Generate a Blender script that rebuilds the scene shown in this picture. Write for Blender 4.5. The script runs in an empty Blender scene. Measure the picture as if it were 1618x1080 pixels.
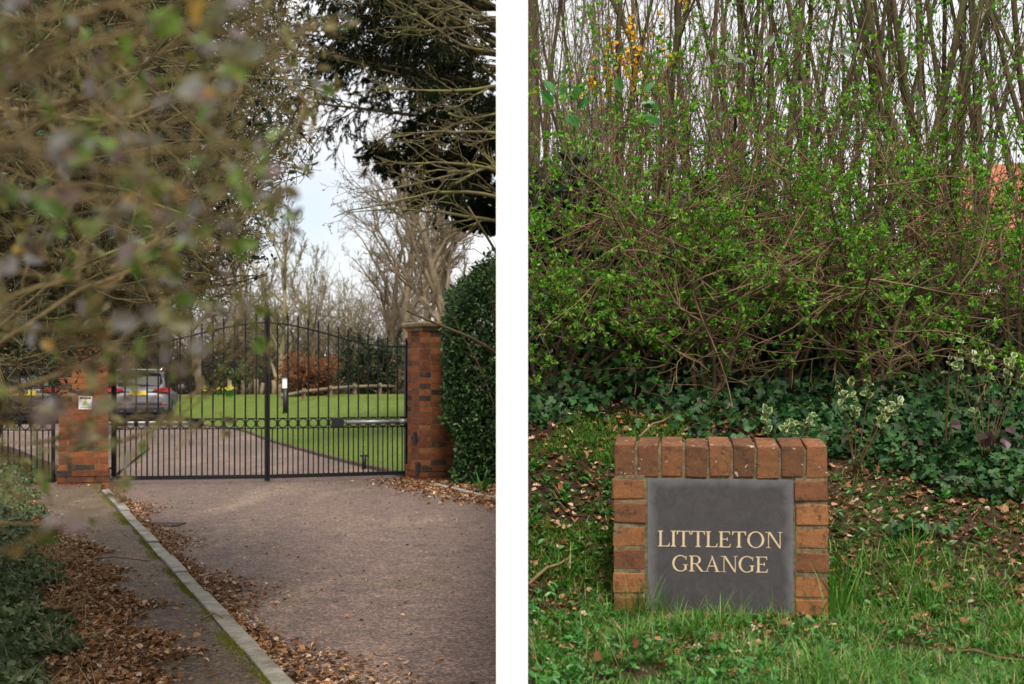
import bpy, math, random
import numpy as np
from mathutils import Vector, Matrix
R = math.radians
sc = bpy.context.scene
col = sc.collection
F = 2200.0; EYE = 1.32; HY = 600.0; CX = 809.0      # focal length in photo pixels, eye height, horizon row, centre column

# ------------------------------------------------------------------ camera
cam_d = bpy.data.cameras.new('camera'); cam = bpy.data.objects.new('camera', cam_d); col.objects.link(cam)
cam.location = (0, 0, EYE); cam.rotation_euler = (R(90), 0, 0)
cam_d.sensor_width = 36; cam_d.sensor_fit = 'HORIZONTAL'; cam_d.lens = 36*F/1618
cam_d.shift_y = 60/1618
cam_d.clip_start = 0.05; cam_d.clip_end = 2000
cam_d.dof.use_dof = True; cam_d.dof.focus_distance = 6.8
cam_d.dof.aperture_fstop = cam_d.lens/8.0
sc.camera = cam
# ------------------------------------------------------------------ sky, sun, exposure
sc.view_settings.view_transform = 'Standard'; sc.view_settings.look = 'None'
sc.view_settings.gamma = 1; sc.view_settings.exposure = 0.6
SUN_EL, SUN_AZ = 54, 173       # azimuth from +Y, clockwise
w = bpy.data.worlds.new('World'); sc.world = w; w.use_nodes = True
nt = w.node_tree; nt.nodes.clear()
def wn(t, **k):
    n = nt.nodes.new(t)
    for a, b in k.items(): setattr(n, a, b)
    return n
out = wn('ShaderNodeOutputWorld'); bg = wn('ShaderNodeBackground'); bg.inputs[1].default_value = 0.1
sky = wn('ShaderNodeTexSky', sky_type='NISHITA', sun_disc=False, sun_elevation=R(SUN_EL), sun_rotation=R(SUN_AZ))
tc = wn('ShaderNodeTexCoord')
nz = wn('ShaderNodeTexNoise'); nz.inputs['Scale'].default_value = 5.0; nz.inputs['Detail'].default_value = 7; nz.inputs['Roughness'].default_value = .55
nt.links.new(tc.outputs['Generated'], nz.inputs['Vector'])
crp = wn('ShaderNodeValToRGB'); crp.color_ramp.elements[0].position = .3; crp.color_ramp.elements[1].position = .72
crp.color_ramp.elements[0].color = (6.0, 6.05, 6.2, 1); crp.color_ramp.elements[1].color = (7.7, 7.75, 7.9, 1)
nt.links.new(nz.outputs['Fac'], crp.inputs[0])
# a gap in the cloud low in the north-north-west
vm = wn('ShaderNodeVectorMath', operation='DISTANCE'); vm.inputs[1].default_value = (-.145, .98, .108)
nt.links.new(tc.outputs['Generated'], vm.inputs[0])
ad = wn('ShaderNodeMath', operation='MULTIPLY_ADD'); ad.inputs[1].default_value = -.10
nt.links.new(nz.outputs['Fac'], ad.inputs[0]); nt.links.new(vm.outputs['Value'], ad.inputs[2])
mr = wn('ShaderNodeMapRange'); mr.inputs[1].default_value = -.035; mr.inputs[2].default_value = .02
mr.inputs[3].default_value = .35; mr.inputs[4].default_value = 1
nt.links.new(ad.outputs[0], mr.inputs[0])
skm = wn('ShaderNodeMix', data_type='RGBA', blend_type='MULTIPLY'); skm.inputs[0].default_value = 1
skm.inputs[7].default_value = (1.2, 1.1, 1.1, 1); nt.links.new(sky.outputs[0], skm.inputs[6])
mx = wn('ShaderNodeMix', data_type='RGBA')
nt.links.new(mr.outputs[0], mx.inputs[0]); nt.links.new(skm.outputs[2], mx.inputs[6]); nt.links.new(crp.outputs[0], mx.inputs[7])
nt.links.new(mx.outputs[2], bg.inputs[0]); nt.links.new(bg.outputs[0], out.inputs[0])
sd = bpy.data.lights.new('sun', 'SUN'); so = bpy.data.objects.new('sun', sd); col.objects.link(so)
sd.energy = 2.9; sd.angle = R(14); sd.color = (1, .93, .83)
el, az = R(SUN_EL), R(SUN_AZ)
to_sun = Vector((math.sin(az)*math.cos(el), math.cos(az)*math.cos(el), math.sin(el)))
so.rotation_euler = to_sun.to_track_quat('Z', 'Y').to_euler()
sc.render.engine = 'CYCLES'
sc.cycles.max_bounces = 6; sc.cycles.diffuse_bounces = 3; sc.cycles.transparent_max_bounces = 4
sc.cycles.use_denoising = True

# ------------------------------------------------------------------ helpers
def P(px, py, D): return np.array(((px-CX)*D/F, D, EYE-(py-HY)*D/F))
def G(px, py, z=0.0):
    D = (EYE-z)*F/(py-HY); return np.array(((px-CX)*D/F, D, z))
def tag(o, label=None, cat=None, group=None, kind=None):
    if label: o['label'] = label
    if cat: o['category'] = cat
    if group: o['group'] = group
    if kind: o['kind'] = kind
    return o
def empty(name, loc=(0, 0, 0), rz=0, label=None, cat=None, group=None):
    o = bpy.data.objects.new(name, None); col.objects.link(o); o.empty_display_size = .1
    o.location = loc; o.rotation_euler = (0, 0, rz); return tag(o, label, cat, group)
def link(name, me, mat=None, parent=None):
    if mat is not None:
        for m in (mat if isinstance(mat, (list, tuple)) else [mat]): me.materials.append(m)
    o = bpy.data.objects.new(name, me); col.objects.link(o)
    if parent is not None: o.parent = parent
    return o
def copy_tree(o, parent=None):
    c = o.copy(); col.objects.link(c)
    if parent is not None: c.parent = parent
    for ch in list(o.children): copy_tree(ch, c)
    return c
class MB:
    """collects numpy chunks of geometry; build() links them as one mesh"""
    def __init__(s): s.v = []; s.l = []; s.t = []; s.m = []; s.sm = []; s.n = 0
    def add(s, V, loops, totals, mi=0, smooth=False):
        V = np.asarray(V, float).reshape(-1, 3)
        loops = np.asarray(loops, np.int64).ravel(); totals = np.asarray(totals, np.int64).ravel()
        s.v.append(V); s.l.append(loops+s.n); s.t.append(totals); s.n += len(V)
        s.m.append(np.full(len(totals), mi) if np.isscalar(mi) else np.asarray(mi)); s.sm.append(np.full(len(totals), smooth))
        return s
    def box(s, c, d, rz=0, mi=0, jit=0, rng=None, tilt=None):
        x, y, z = d[0]/2, d[1]/2, d[2]/2
        V = np.array([(-x,-y,-z),(x,-y,-z),(x,y,-z),(-x,y,-z),(-x,-y,z),(x,-y,z),(x,y,z),(-x,y,z)])
        if tilt is not None:
            m = np.array(Matrix.Rotation(tilt[0], 3, 'X') @ Matrix.Rotation(tilt[1], 3, 'Y')); V = V@m.T
        if jit: V = V+rng.normal(0, jit, V.shape)
        ca, sa = math.cos(rz), math.sin(rz)
        V = V@np.array([(ca, sa, 0), (-sa, ca, 0), (0, 0, 1)])+np.array(c)
        return s.add(V, [0,3,2,1, 4,5,6,7, 0,1,5,4, 1,2,6,5, 2,3,7,6, 3,0,4,7], [4]*6, mi)
    def segs(s, A, B, ra, rb, sides=4, mi=0):
        """N separate tapered prisms from A to B"""
        A = np.asarray(A, float).reshape(-1, 3); B = np.asarray(B, float).reshape(-1, 3); N = len(A)
        if N == 0: return s
        ra = np.broadcast_to(np.asarray(ra, float), (N,)); rb = np.broadcast_to(np.asarray(rb, float), (N,))
        d = B-A; L = np.linalg.norm(d, axis=1, keepdims=True)+1e-9; d = d/L
        ref = np.where(np.abs(d[:, 2:3]) > .9, np.array([[1., 0, 0]]), np.array([[0, 0, 1.]]))
        u = np.cross(d, ref); u /= np.linalg.norm(u, axis=1, keepdims=True)+1e-9; v = np.cross(d, u)
        a = np.arange(sides)*2*math.pi/sides
        ring = u[:, None, :]*np.cos(a)[None, :, None]+v[:, None, :]*np.sin(a)[None, :, None]
        V = np.concatenate([A[:, None]+ring*ra[:, None, None], B[:, None]+ring*rb[:, None, None]], 1).reshape(-1, 3)
        i = np.arange(sides); j = (i+1) % sides
        q = np.stack([i, i+sides, j+sides, j], 1).ravel()
        lp = (np.arange(N)[:, None]*(2*sides)+q[None]).ravel()
        return s.add(V, lp, np.full(N*sides, 4), mi, True)
    def path(s, pts, rad, sides=8, mi=0, cap=True):
        """one continuous tube"""
        pts = np.asarray(pts, float); n = len(pts); rad = np.broadcast_to(np.asarray(rad, float), (n,))
        t = np.gradient(pts, axis=0); t /= np.linalg.norm(t, axis=1, keepdims=True)+1e-9
        u = np.cross(t[0], (0, 0, 1.)); 
        if np.linalg.norm(u) < .1: u = np.array((1., 0, 0))
        V = []
        a = np.arange(sides)*2*math.pi/sides
        for k in range(n):
            u = u-t[k]*np.dot(u, t[k]); u /= np.linalg.norm(u)+1e-9; v = np.cross(t[k], u)
            V.append(pts[k]+rad[k]*(np.cos(a)[:, None]*u+np.sin(a)[:, None]*v))
        V = np.concatenate(V); i = np.arange(sides); j = (i+1) % sides; lp = []
        for k in range(n-1):
            o = k*sides; lp.append(np.stack([i+o, i+o+sides, j+o+sides, j+o], 1).ravel())
        tot = [4]*(sides*(n-1)); lp = list(np.concatenate(lp))
        if cap:
            lp += list(i); tot.append(sides); lp += list((i+(n-1)*sides)[::-1]); tot.append(sides)
        return s.add(V, lp, tot, mi, True)
    def scatter(s, tv, tf, pos, fwd, nrm, size, mi=0, smooth=False):
        """template tv (x=side, y=forward, z=normal), faces tf list of tuples; one copy per pos"""
        pos = np.asarray(pos, float); N = len(pos)
        if N == 0: return s
        f = fwd/(np.linalg.norm(fwd, axis=1, keepdims=True)+1e-9)
        x = np.cross(f, nrm); x /= np.linalg.norm(x, axis=1, keepdims=True)+1e-9; z = np.cross(x, f)
        tv = np.asarray(tv, float); size = np.asarray(size, float).reshape(-1, 1) if np.ndim(size) < 2 else size
        if size.shape[1] == 1: size = np.repeat(size, 3, 1)
        size = np.broadcast_to(size, (N, 3))
        V = (tv[None, :, 0:1]*size[:, None, 0:1])*x[:, None]+(tv[None, :, 1:2]*size[:, None, 1:2])*f[:, None]+(tv[None, :, 2:3]*size[:, None, 2:3])*z[:, None]+pos[:, None]
        fl = np.concatenate([np.array(q) for q in tf]); ft = np.array([len(q) for q in tf])
        lp = (np.arange(N)[:, None]*len(tv)+fl[None]).ravel()
        mm = np.tile(np.asarray(mi), N) if not np.isscalar(mi) else mi
        return s.add(V.reshape(-1, 3), lp, np.tile(ft, N), mm, smooth)
    def lathe(s, c, prof, sides=16, mi=0):
        a = np.arange(sides)*2*math.pi/sides; V = []
        for r, z in prof: V.append(np.stack([np.cos(a)*r, np.sin(a)*r, np.full(sides, z)], 1)+np.array(c))
        i = np.arange(sides); j = (i+1) % sides; lp = []; tot = []
        for k in range(len(prof)-1):
            o = k*sides; lp += list(np.stack([i+o, j+o, j+o+sides, i+o+sides], 1).ravel()); tot += [4]*sides
        lp += list(i[::-1]); tot.append(sides); lp += list(i+(len(prof)-1)*sides); tot.append(sides)
        return s.add(np.concatenate(V), lp, tot, mi, True)
    def mesh(s, name):
        me = bpy.data.meshes.new(name)
        V = np.concatenate(s.v); L = np.concatenate(s.l); T = np.concatenate(s.t)
        me.vertices.add(len(V)); me.vertices.foreach_set('co', V.astype(np.float32).ravel())
        me.loops.add(len(L)); me.loops.foreach_set('vertex_index', L.astype(np.int32))
        me.polygons.add(len(T)); st = np.concatenate([[0], np.cumsum(T)[:-1]])
        me.polygons.foreach_set('loop_start', st.astype(np.int32)); me.polygons.foreach_set('loop_total', T.astype(np.int32))
        me.polygons.foreach_set('material_index', np.concatenate(s.m).astype(np.int32))
        me.polygons.foreach_set('use_smooth', np.concatenate(s.sm))
        me.update(calc_edges=True); return me
    def build(s, name, mat=None, parent=None): return link(name, s.mesh(name), mat, parent)
def norm(a): return a/(np.linalg.norm(a, axis=-1, keepdims=True)+1e-9)
def bevel(o, wd, seg=2):
    m = o.modifiers.new('bevel', 'BEVEL'); m.width = wd; m.segments = seg; m.limit_method = 'ANGLE'; return o

# ------------------------------------------------------------------ materials
def mat(name, rough=.7, metal=0, spec=.5):
    m = bpy.data.materials.new(name); m.use_nodes = True; n = m.node_tree; b = n.nodes['Principled BSDF']
    b.inputs['Roughness'].default_value = rough; b.inputs['Metallic'].default_value = metal
    b.inputs['Specular IOR Level'].default_value = spec
    return m, n, b
def N_(n, t, **k):
    x = n.nodes.new(t)
    for a, b in k.items(): setattr(x, a, b)
    return x
def ramp(n, fac, stops, interp='LINEAR'):
    r = N_(n, 'ShaderNodeValToRGB'); r.color_ramp.interpolation = interp; e = r.color_ramp.elements
    while len(e) < len(stops): e.new(.5)
    for k, (p, c) in enumerate(stops): e[k].position = p; e[k].color = (*c, 1)
    n.links.new(fac, r.inputs[0]); return r.outputs[0]
def noise(n, scale, detail=4, rough=.55, vec=None, dist=0):
    x = N_(n, 'ShaderNodeTexNoise'); x.inputs['Scale'].default_value = scale; x.inputs['Detail'].default_value = detail
    x.inputs['Roughness'].default_value = rough; x.inputs['Distortion'].default_value = dist
    if vec is None:
        t = N_(n, 'ShaderNodeTexCoord'); vec = t.outputs['Object']
    n.links.new(vec, x.inputs['Vector']); return x.outputs['Fac']
def mixc(n, fac, a, b, mode='MIX'):
    x = N_(n, 'ShaderNodeMix', data_type='RGBA', blend_type=mode)
    for i, v in ((0, fac), (6, a), (7, b)):
        if hasattr(v, 'default_value') or hasattr(v, 'is_linked'): n.links.new(v, x.inputs[i])
        elif i == 0: x.inputs[0].default_value = v
        else: x.inputs[i].default_value = (*v, 1)
    return x.outputs[2]
def bump(n, b, h, dist=.01, strength=.5):
    x = N_(n, 'ShaderNodeBump'); x.inputs['Distance'].default_value = dist; x.inputs['Strength'].default_value = strength
    n.links.new(h, x.inputs['Height']); n.links.new(x.outputs[0], b.inputs['Normal'])
def rng_island(n):
    g = N_(n, 'ShaderNodeNewGeometry'); return g.outputs['Random Per Island']
def plain(name, c, rough=.6, metal=0, spec=.5, var=.0, scale=8):
    m, n, b = mat(name, rough, metal, spec)
    if var:
        f = noise(n, scale)
        n.links.new(ramp(n, f, [(.3, tuple(x*(1-var) for x in c)), (.7, tuple(x*(1+var) for x in c))]), b.inputs['Base Color'])
    else: b.inputs['Base Color'].default_value = (*c, 1)
    return m
def leafmat(name, stops, rough=.45, trans=.3, spec=.4, interp='LINEAR'):
    m, n, b = mat(name, rough, 0, spec)
    c = ramp(n, rng_island(n), stops, interp); n.links.new(c, b.inputs['Base Color'])
    if trans:
        t = N_(n, 'ShaderNodeBsdfTranslucent'); x = N_(n, 'ShaderNodeMixShader'); x.inputs[0].default_value = trans
        n.links.new(mixc(n, 1, c, (1.5, 1.5, .8), 'MULTIPLY'), t.inputs['Color'])
        n.links.new(b.outputs[0], x.inputs[1]); n.links.new(t.outputs[0], x.inputs[2])
        n.links.new(x.outputs[0], n.nodes['Material Output'].inputs[0])
    return m
def barkmat(name, a, b_, scale=6, moss=None):
    m, n, b = mat(name, .85, 0, .2)
    c = ramp(n, noise(n, scale, 5, .65), [(.3, a), (.7, b_)])
    if moss: c = mixc(n, ramp(n, noise(n, scale*.35, 3), [(.5, (0, 0, 0)), (.62, (1, 1, 1))]), c, moss)
    n.links.new(c, b.inputs['Base Color']); bump(n, b, noise(n, scale*8, 4, .7), .01, .5)
    return m
M = {}
M['bark'] = barkmat('bark_brown', (.05, .035, .02), (.16, .115, .065), 5, (.10, .10, .045))
M['bark_pale'] = barkmat('bark_pale', (.10, .075, .05), (.25, .195, .135), 3)
M['bark_lichen'] = barkmat('bark_lichen', (.07, .055, .03), (.17, .14, .07), 9, (.17, .16, .05))
M['twig'] = barkmat('twig_brown', (.05, .03, .015), (.30, .20, .11), 3)
M['twig_warm'] = barkmat('twig_warm', (.10, .072, .03), (.25, .185, .085), 9)
M['stem'] = barkmat('coppice_bark', (.025, .017, .010), (.125, .085, .045), 9, (.08, .08, .03))
M['bud'] = leafmat('bud_green', [(0, (.035, .11, .012)), (.5, (.09, .27, .02)), (.85, (.22, .44, .045)), (1, (.34, .52, .07))], .4, .4)
M['ever'] = leafmat('evergreen_leaf', [(0, (.012, .032, .010)), (.6, (.03, .075, .018)), (1, (.08, .17, .035))], .42, .15)
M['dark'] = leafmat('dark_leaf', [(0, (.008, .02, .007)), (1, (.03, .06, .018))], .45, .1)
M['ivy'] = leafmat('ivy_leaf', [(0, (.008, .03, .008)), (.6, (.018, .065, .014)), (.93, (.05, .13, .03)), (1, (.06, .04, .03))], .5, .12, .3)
M['shaded_ivy'] = leafmat('shaded_ivy_leaf', [(0, (.005, .016, .005)), (.8, (.01, .034, .01)), (1, (.03, .08, .02))], .5, .1, .3)  # darker copy of the ivy colours, painting in shade under the hedge
M['ivy_grey'] = leafmat('ivy_greyish', [(0, (.035, .058, .02)), (.7, (.09, .125, .05)), (1, (.22, .26, .15))], .55, .12, .25)
M['var_in'] = leafmat('variegated_centre', [(0, (.03, .10, .04)), (1, (.06, .16, .06))], .35, .1)
M['var_out'] = leafmat('variegated_rim', [(0, (.36, .40, .12)), (1, (.5, .52, .26))], .4, .15)
M['litter'] = leafmat('fallen_leaf', [(0, (.06, .035, .02)), (.3, (.17, .08, .035)), (.65, (.32, .155, .07)), (.85, (.42, .26, .15)), (1, (.6, .48, .36))], .75, .08, .2)
M['grass'] = leafmat('grass_blade', [(0, (.022, .085, .010)), (.5, (.065, .20, .02)), (.82, (.14, .31, .045)), (.92, (.22, .24, .08)), (1, (.42, .34, .18))], .45, .3)
M['dry'] = leafmat('dry_grass', [(0, (.22, .16, .08)), (1, (.45, .35, .2))], .7, .2)
M['weed'] = leafmat('weed_leaf', [(0, (.02, .10, .015)), (.7, (.045, .19, .025)), (1, (.09, .26, .05))], .4, .25)
M['moss'] = leafmat('moss_tuft', [(0, (.08, .10, .01)), (1, (.22, .22, .03))], .9, .1, .1)
M['needle'] = leafmat('needle', [(0, (.005, .009, .003)), (.8, (.012, .02, .007)), (1, (.03, .04, .012))], .8, .05, .05)
M['rust_leaf'] = leafmat('rust_leaf', [(0, (.10, .035, .014)), (1, (.32, .125, .045))], .7, .25)
M['near_leaf'] = leafmat('near_leaf', [(0, (.07, .14, .02)), (.25, (.15, .23, .04)), (.33, (.14, .13, .05)), (.45, (.17, .15, .06)), (.5, (.17, .19, .14)), (.7, (.22, .20, .22)), (.85, (.15, .11, .11)), (.93, (.12, .07, .07)), (1, (.45, .28, .04))], .4, .35)
M['brown_leaf'] = leafmat('brown_hedge_leaf', [(0, (.05, .04, .018)), (.5, (.14, .11, .045)), (.7, (.14, .16, .045)), (1, (.26, .21, .09))], .7, .25)
M['gorse'] = leafmat('gorse_flower', [(0, (.75, .36, .01)), (1, (.85, .55, .03))], .6, .2)
M['iron'] = plain('black_iron', (.008, .0075, .008), .55, .0, .3)
M['plastic'] = plain('black_plastic', (.012, .012, .013), .5)
M['alu'] = plain('grey_metal', (.24, .24, .25), .4, .5)
M['white_tube'] = plain('white_tube', (.7, .7, .7), .4)
M['render'] = plain('divider_white', (.93, .93, .93), .9, 0, .1, .012, 2)
M['stone'] = plain('sandstone', (.20, .15, .08), .9, 0, .2, .3, 9)
M['wood'] = plain('weathered_wood', (.20, .15, .10), .85, 0, .2, .3, 6)
M['rubber'] = plain('rubber', (.012, .012, .012), .8)
M['glass_dark'] = plain('dark_glass', (.010, .010, .011), .35, 0, .12)
M['plate_y'] = plain('yellow_plate', (.7, .5, .06), .4)
M['red_lens'] = plain('red_lens', (.30, .010, .015), .3)
M['white'] = plain('white_paint', (.8, .8, .78), .5)
M['black'] = plain('black_paint', (.02, .02, .02), .5)
M['yellow'] = plain('yellow_paint', (.75, .62, .02), .5)
M['chrome'] = plain('chrome', (.7, .7, .72), .15, 1)
M['paint_silver'] = plain('silver_car_paint', (.13, .127, .135), .38, .25, .4)
M['paint_dark'] = plain('dark_car_paint', (.015, .016, .02), .4, .1, .3)
M['gold'] = plain('gilt_letter', (.60, .46, .29), .6, 0, .3, .15, 60)
M['lamp_glass'] = plain('frosted_glass', (.8, .8, .8), .4)

def brickmat(name, stops, lichen=False, stain=.4):
    m, n, b = mat(name, .88, 0, .2)
    c = ramp(n, rng_island(n), stops)
    c = mixc(n, ramp(n, noise(n, 35, 5, .7), [(.35, (.0,)*3), (.75, (.6,)*3)]), c, (.055, .04, .032))
    c = mixc(n, ramp(n, noise(n, 9, 4, .7), [(.5, (.0,)*3), (.75, (.6,)*3)]), c, (.34, .13, .04)); c = mixc(n, ramp(n, noise(n, 22, 6, .75), [(.52, (0,)*3), (.62, (stain,)*3)]), c, (.045, .03, .02)); c = mixc(n, ramp(n, noise(n, 240, 3, .7), [(.3, (.45,)*3), (.5, (0,)*3)]), c, (.02, .015, .01))
    if lichen:
        c = mixc(n, ramp(n, noise(n, 45, 2, .5), [(.66, (0,)*3), (.70, (1,)*3)]), c, (.42, .34, .26))
        c = mixc(n, ramp(n, noise(n, 160, 3, .6), [(.62, (0,)*3), (.72, (.8,)*3)]), c, (.10, .055, .03))
    n.links.new(c, b.inputs['Base Color']); bump(n, b, noise(n, 170, 5, .75), .004, .8); return m
M['brick'] = brickmat('pier_brick', [(0, (.03, .025, .026)), (.12, (.07, .04, .03)), (.2, (.15, .048, .022)), (.7, (.25, .07, .025)), (1, (.36, .12, .045))])
M['brick_sign'] = brickmat('sign_brick', [(0, (.18, .07, .033)), (.5, (.29, .118, .047)), (1, (.40, .17, .065))], stain=.75)
M['brick_cope'] = brickmat('coping_brick', [(0, (.16, .068, .034)), (1, (.31, .13, .056))], True, .7)
def mortar_mat():
    m, n, b = mat('mortar', .95, 0, .1)
    c = ramp(n, noise(n, 30, 5, .7), [(.3, (.07, .055, .03)), (.55, (.20, .155, .09)), (.8, (.32, .27, .19))])
    n.links.new(c, b.inputs['Base Color']); bump(n, b, noise(n, 120, 4, .7), .006, .9); return m
M['mortar'] = mortar_mat()
def slate_mat():
    m, n, b = mat('slate', .62, 0, .35)
    t = N_(n, 'ShaderNodeTexCoord'); s = N_(n, 'ShaderNodeSeparateXYZ'); n.links.new(t.outputs['Object'], s.inputs[0])
    f = noise(n, 26, 8, .75, dist=1.2)
    c = ramp(n, f, [(.3, (.040, .036, .038)), (.7, (.070, .063, .066))])
    # a wandering weathered margin along the edges of the slab
    def absn(o, k):
        a = N_(n, 'ShaderNodeMath', operation='ABSOLUTE'); n.links.new(o, a.inputs[0])
        q = N_(n, 'ShaderNodeMath', operation='SUBTRACT'); q.inputs[0].default_value = k; n.links.new(a.outputs[0], q.inputs[1]); return q.outputs[0]
    mn = N_(n, 'ShaderNodeMath', operation='MINIMUM'); n.links.new(absn(s.outputs[0], .231), mn.inputs[0]); n.links.new(absn(s.outputs[2], .231), mn.inputs[1])
    q = N_(n, 'ShaderNodeMath', operation='MULTIPLY_ADD'); q.inputs[1].default_value = .05
    n.links.new(noise(n, 16, 4, .6), q.inputs[0]); n.links.new(mn.outputs[0], q.inputs[2])
    c = mixc(n, ramp(n, q.outputs[0], [(.030, (1,)*3), (.060, (0,)*3)]), c, (.125, .12, .125))
    c = mixc(n, ramp(n, noise(n, 190, 3, .6), [(.68, (0,)*3), (.72, (.35,)*3)]), c, (.30, .28, .26))
    n.links.new(c, b.inputs['Base Color']); bump(n, b, noise(n, 60, 6, .7), .002, .5); return m
M['slate'] = slate_mat()

def asphalt(name, pink, tan, grey, moss, mossamt=.6):
    m, n, b = mat(name, .85, 0, .3)
    tcm = N_(n, 'ShaderNodeTexCoord'); mpp = N_(n, 'ShaderNodeMapping'); mpp.inputs['Rotation'].default_value = (0, 0, R(-25)); mpp.inputs['Scale'].default_value = (1.5, .38, 1); n.links.new(tcm.outputs['Object'], mpp.inputs[0]); big = noise(n, .55, 5, .62, vec=mpp.outputs[0], dist=.5)
    c = ramp(n, big, [(.34, grey), (.44, pink), (.52, pink), (.63, tan)])
    c = mixc(n, ramp(n, noise(n, .75, 5, .6), [(mossamt, (0,)*3), (mossamt+.12, (.75,)*3)]), c, moss)
    v = N_(n, 'ShaderNodeTexVoronoi'); v.inputs['Scale'].default_value = 80; t = N_(n, 'ShaderNodeTexCoord'); n.links.new(t.outputs['Object'], v.inputs['Vector'])
    sp = N_(n, 'ShaderNodeSeparateColor'); n.links.new(v.outputs['Color'], sp.inputs[0])
    c = mixc(n, 1, c, ramp(n, sp.outputs[0], [(0, (.4,)*3), (.4, (.8,)*3), (.75, (1.15, 1.12, 1.1)), (1, (2.2, 2.0, 1.9))]), 'MULTIPLY')
    c = mixc(n, 1, c, ramp(n, noise(n, 5, 6, .7), [(.3, (.7,)*3), (.7, (1.25,)*3)]), 'MULTIPLY')
    n.links.new(c, b.inputs['Base Color']); bump(n, b, v.outputs['Distance'], .004, .45); return m
M['drive'] = asphalt('driveway_surface', (.145, .103, .088), (.205, .152, .115), (.122, .096, .073), (.11, .092, .05))
M['path'] = asphalt('footpath_surface', (.11, .08, .055), (.15, .11, .07), (.085, .065, .045), (.11, .10, .022), .6)
def soil(name, a, b_, g, amt):
    m, n, b = mat(name, .95, 0, .1)
    c = ramp(n, noise(n, 12, 6, .7), [(.3, a), (.7, b_)])
    c = mixc(n, ramp(n, noise(n, 1.6, 5, .6), [(amt, (0,)*3), (amt+.15, (1,)*3)]), c, g)
    n.links.new(c, b.inputs['Base Color']); bump(n, b, noise(n, 40, 5, .7), .03, 1); return m
M['soil'] = soil('bank_soil', (.03, .02, .013), (.10, .06, .038), (.035, .07, .018), .5)
M['ground'] = soil('ground_earth', (.045, .04, .02), (.09, .075, .04), (.04, .08, .02), .45)
def lawnm():
    m, n, b = mat('lawn_grass', .8, 0, .15)
    c = ramp(n, noise(n, 2.2, 6, .75), [(.3, (.12, .175, .025)), (.7, (.21, .28, .055))])
    c = mixc(n, 1, c, ramp(n, noise(n, 60, 3, .8), [(.3, (.6,)*3), (.7, (1.35,)*3)]), 'MULTIPLY')
    n.links.new(c, b.inputs['Base Color']); bump(n, b, noise(n, 70, 3, .8), .05, 1); return m
M['lawn'] = lawnm()
def kerbm():
    m, n, b = mat('kerb_concrete', .9, 0, .2)
    c = ramp(n, noise(n, 7, 6, .7), [(.3, (.20, .185, .15)), (.7, (.44, .41, .35))])
    c = mixc(n, ramp(n, noise(n, 90, 3, .7), [(.5, (0,)*3), (.7, (.7,)*3)]), c, (.10, .09, .07)); c = mixc(n, ramp(n, noise(n, 2.6, 6, .7), [(.5, (0,)*3), (.66, (.75,)*3)]), c, (.12, .115, .05))
    n.links.new(c, b.inputs['Base Color']); bump(n, b, noise(n, 110, 4, .7), .004, .8); return m
M['kerb'] = kerbm()

# leaf shapes: x side, y forward, z normal
LEAF = ([(0,0,0), (-.26,.3,.08), (-.22,.68,.09), (0,1,-.06), (.22,.68,.09), (.26,.3,.08)], [(0,3,2,1), (0,5,4,3)])
WIDE = ([(0,0,0), (-.36,.25,.1), (-.34,.65,.1), (0,1,-.1), (.34,.65,.1), (.36,.25,.1)], [(0,3,2,1), (0,5,4,3)])
IVY = ([(0,0,0), (-.3,-.12,.05), (-.52,.22,.08), (-.24,.42,.05), (-.3,.72,.06), (0,1.05,-.06), (.3,.72,.06), (.24,.42,.05), (.52,.22,.08), (.3,-.12,.05)],
       [(0,5,4,3,2,1), (0,9,8,7,6,5)])
OAK = ([(0,0,0), (-.15,.15,.05), (-.3,.3,.12), (-.15,.42,.06), (-.32,.6,.16), (-.14,.72,.08), (0,1,.12), (.14,.72,-.02), (.3,.6,.1), (.15,.42,.02), (.33,.3,.1), (.15,.15,.02)],
       [(0,6,5,4,3,2,1), (0,11,10,9,8,7,6)])
BLADE = ([(-.5,0,0), (.5,0,0), (-.38,.45,.04), (.38,.45,.04), (-.2,.8,.16), (.2,.8,.16), (0,1,.3)], [(0,1,3,2), (2,3,5,4), (4,5,6)])
NEED = ([(-.5,0,0), (.5,0,0), (0,1,0)], [(0,1,2)])
def rdir(rng, n): return norm(rng.normal(0, 1, (n, 3)))

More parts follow.
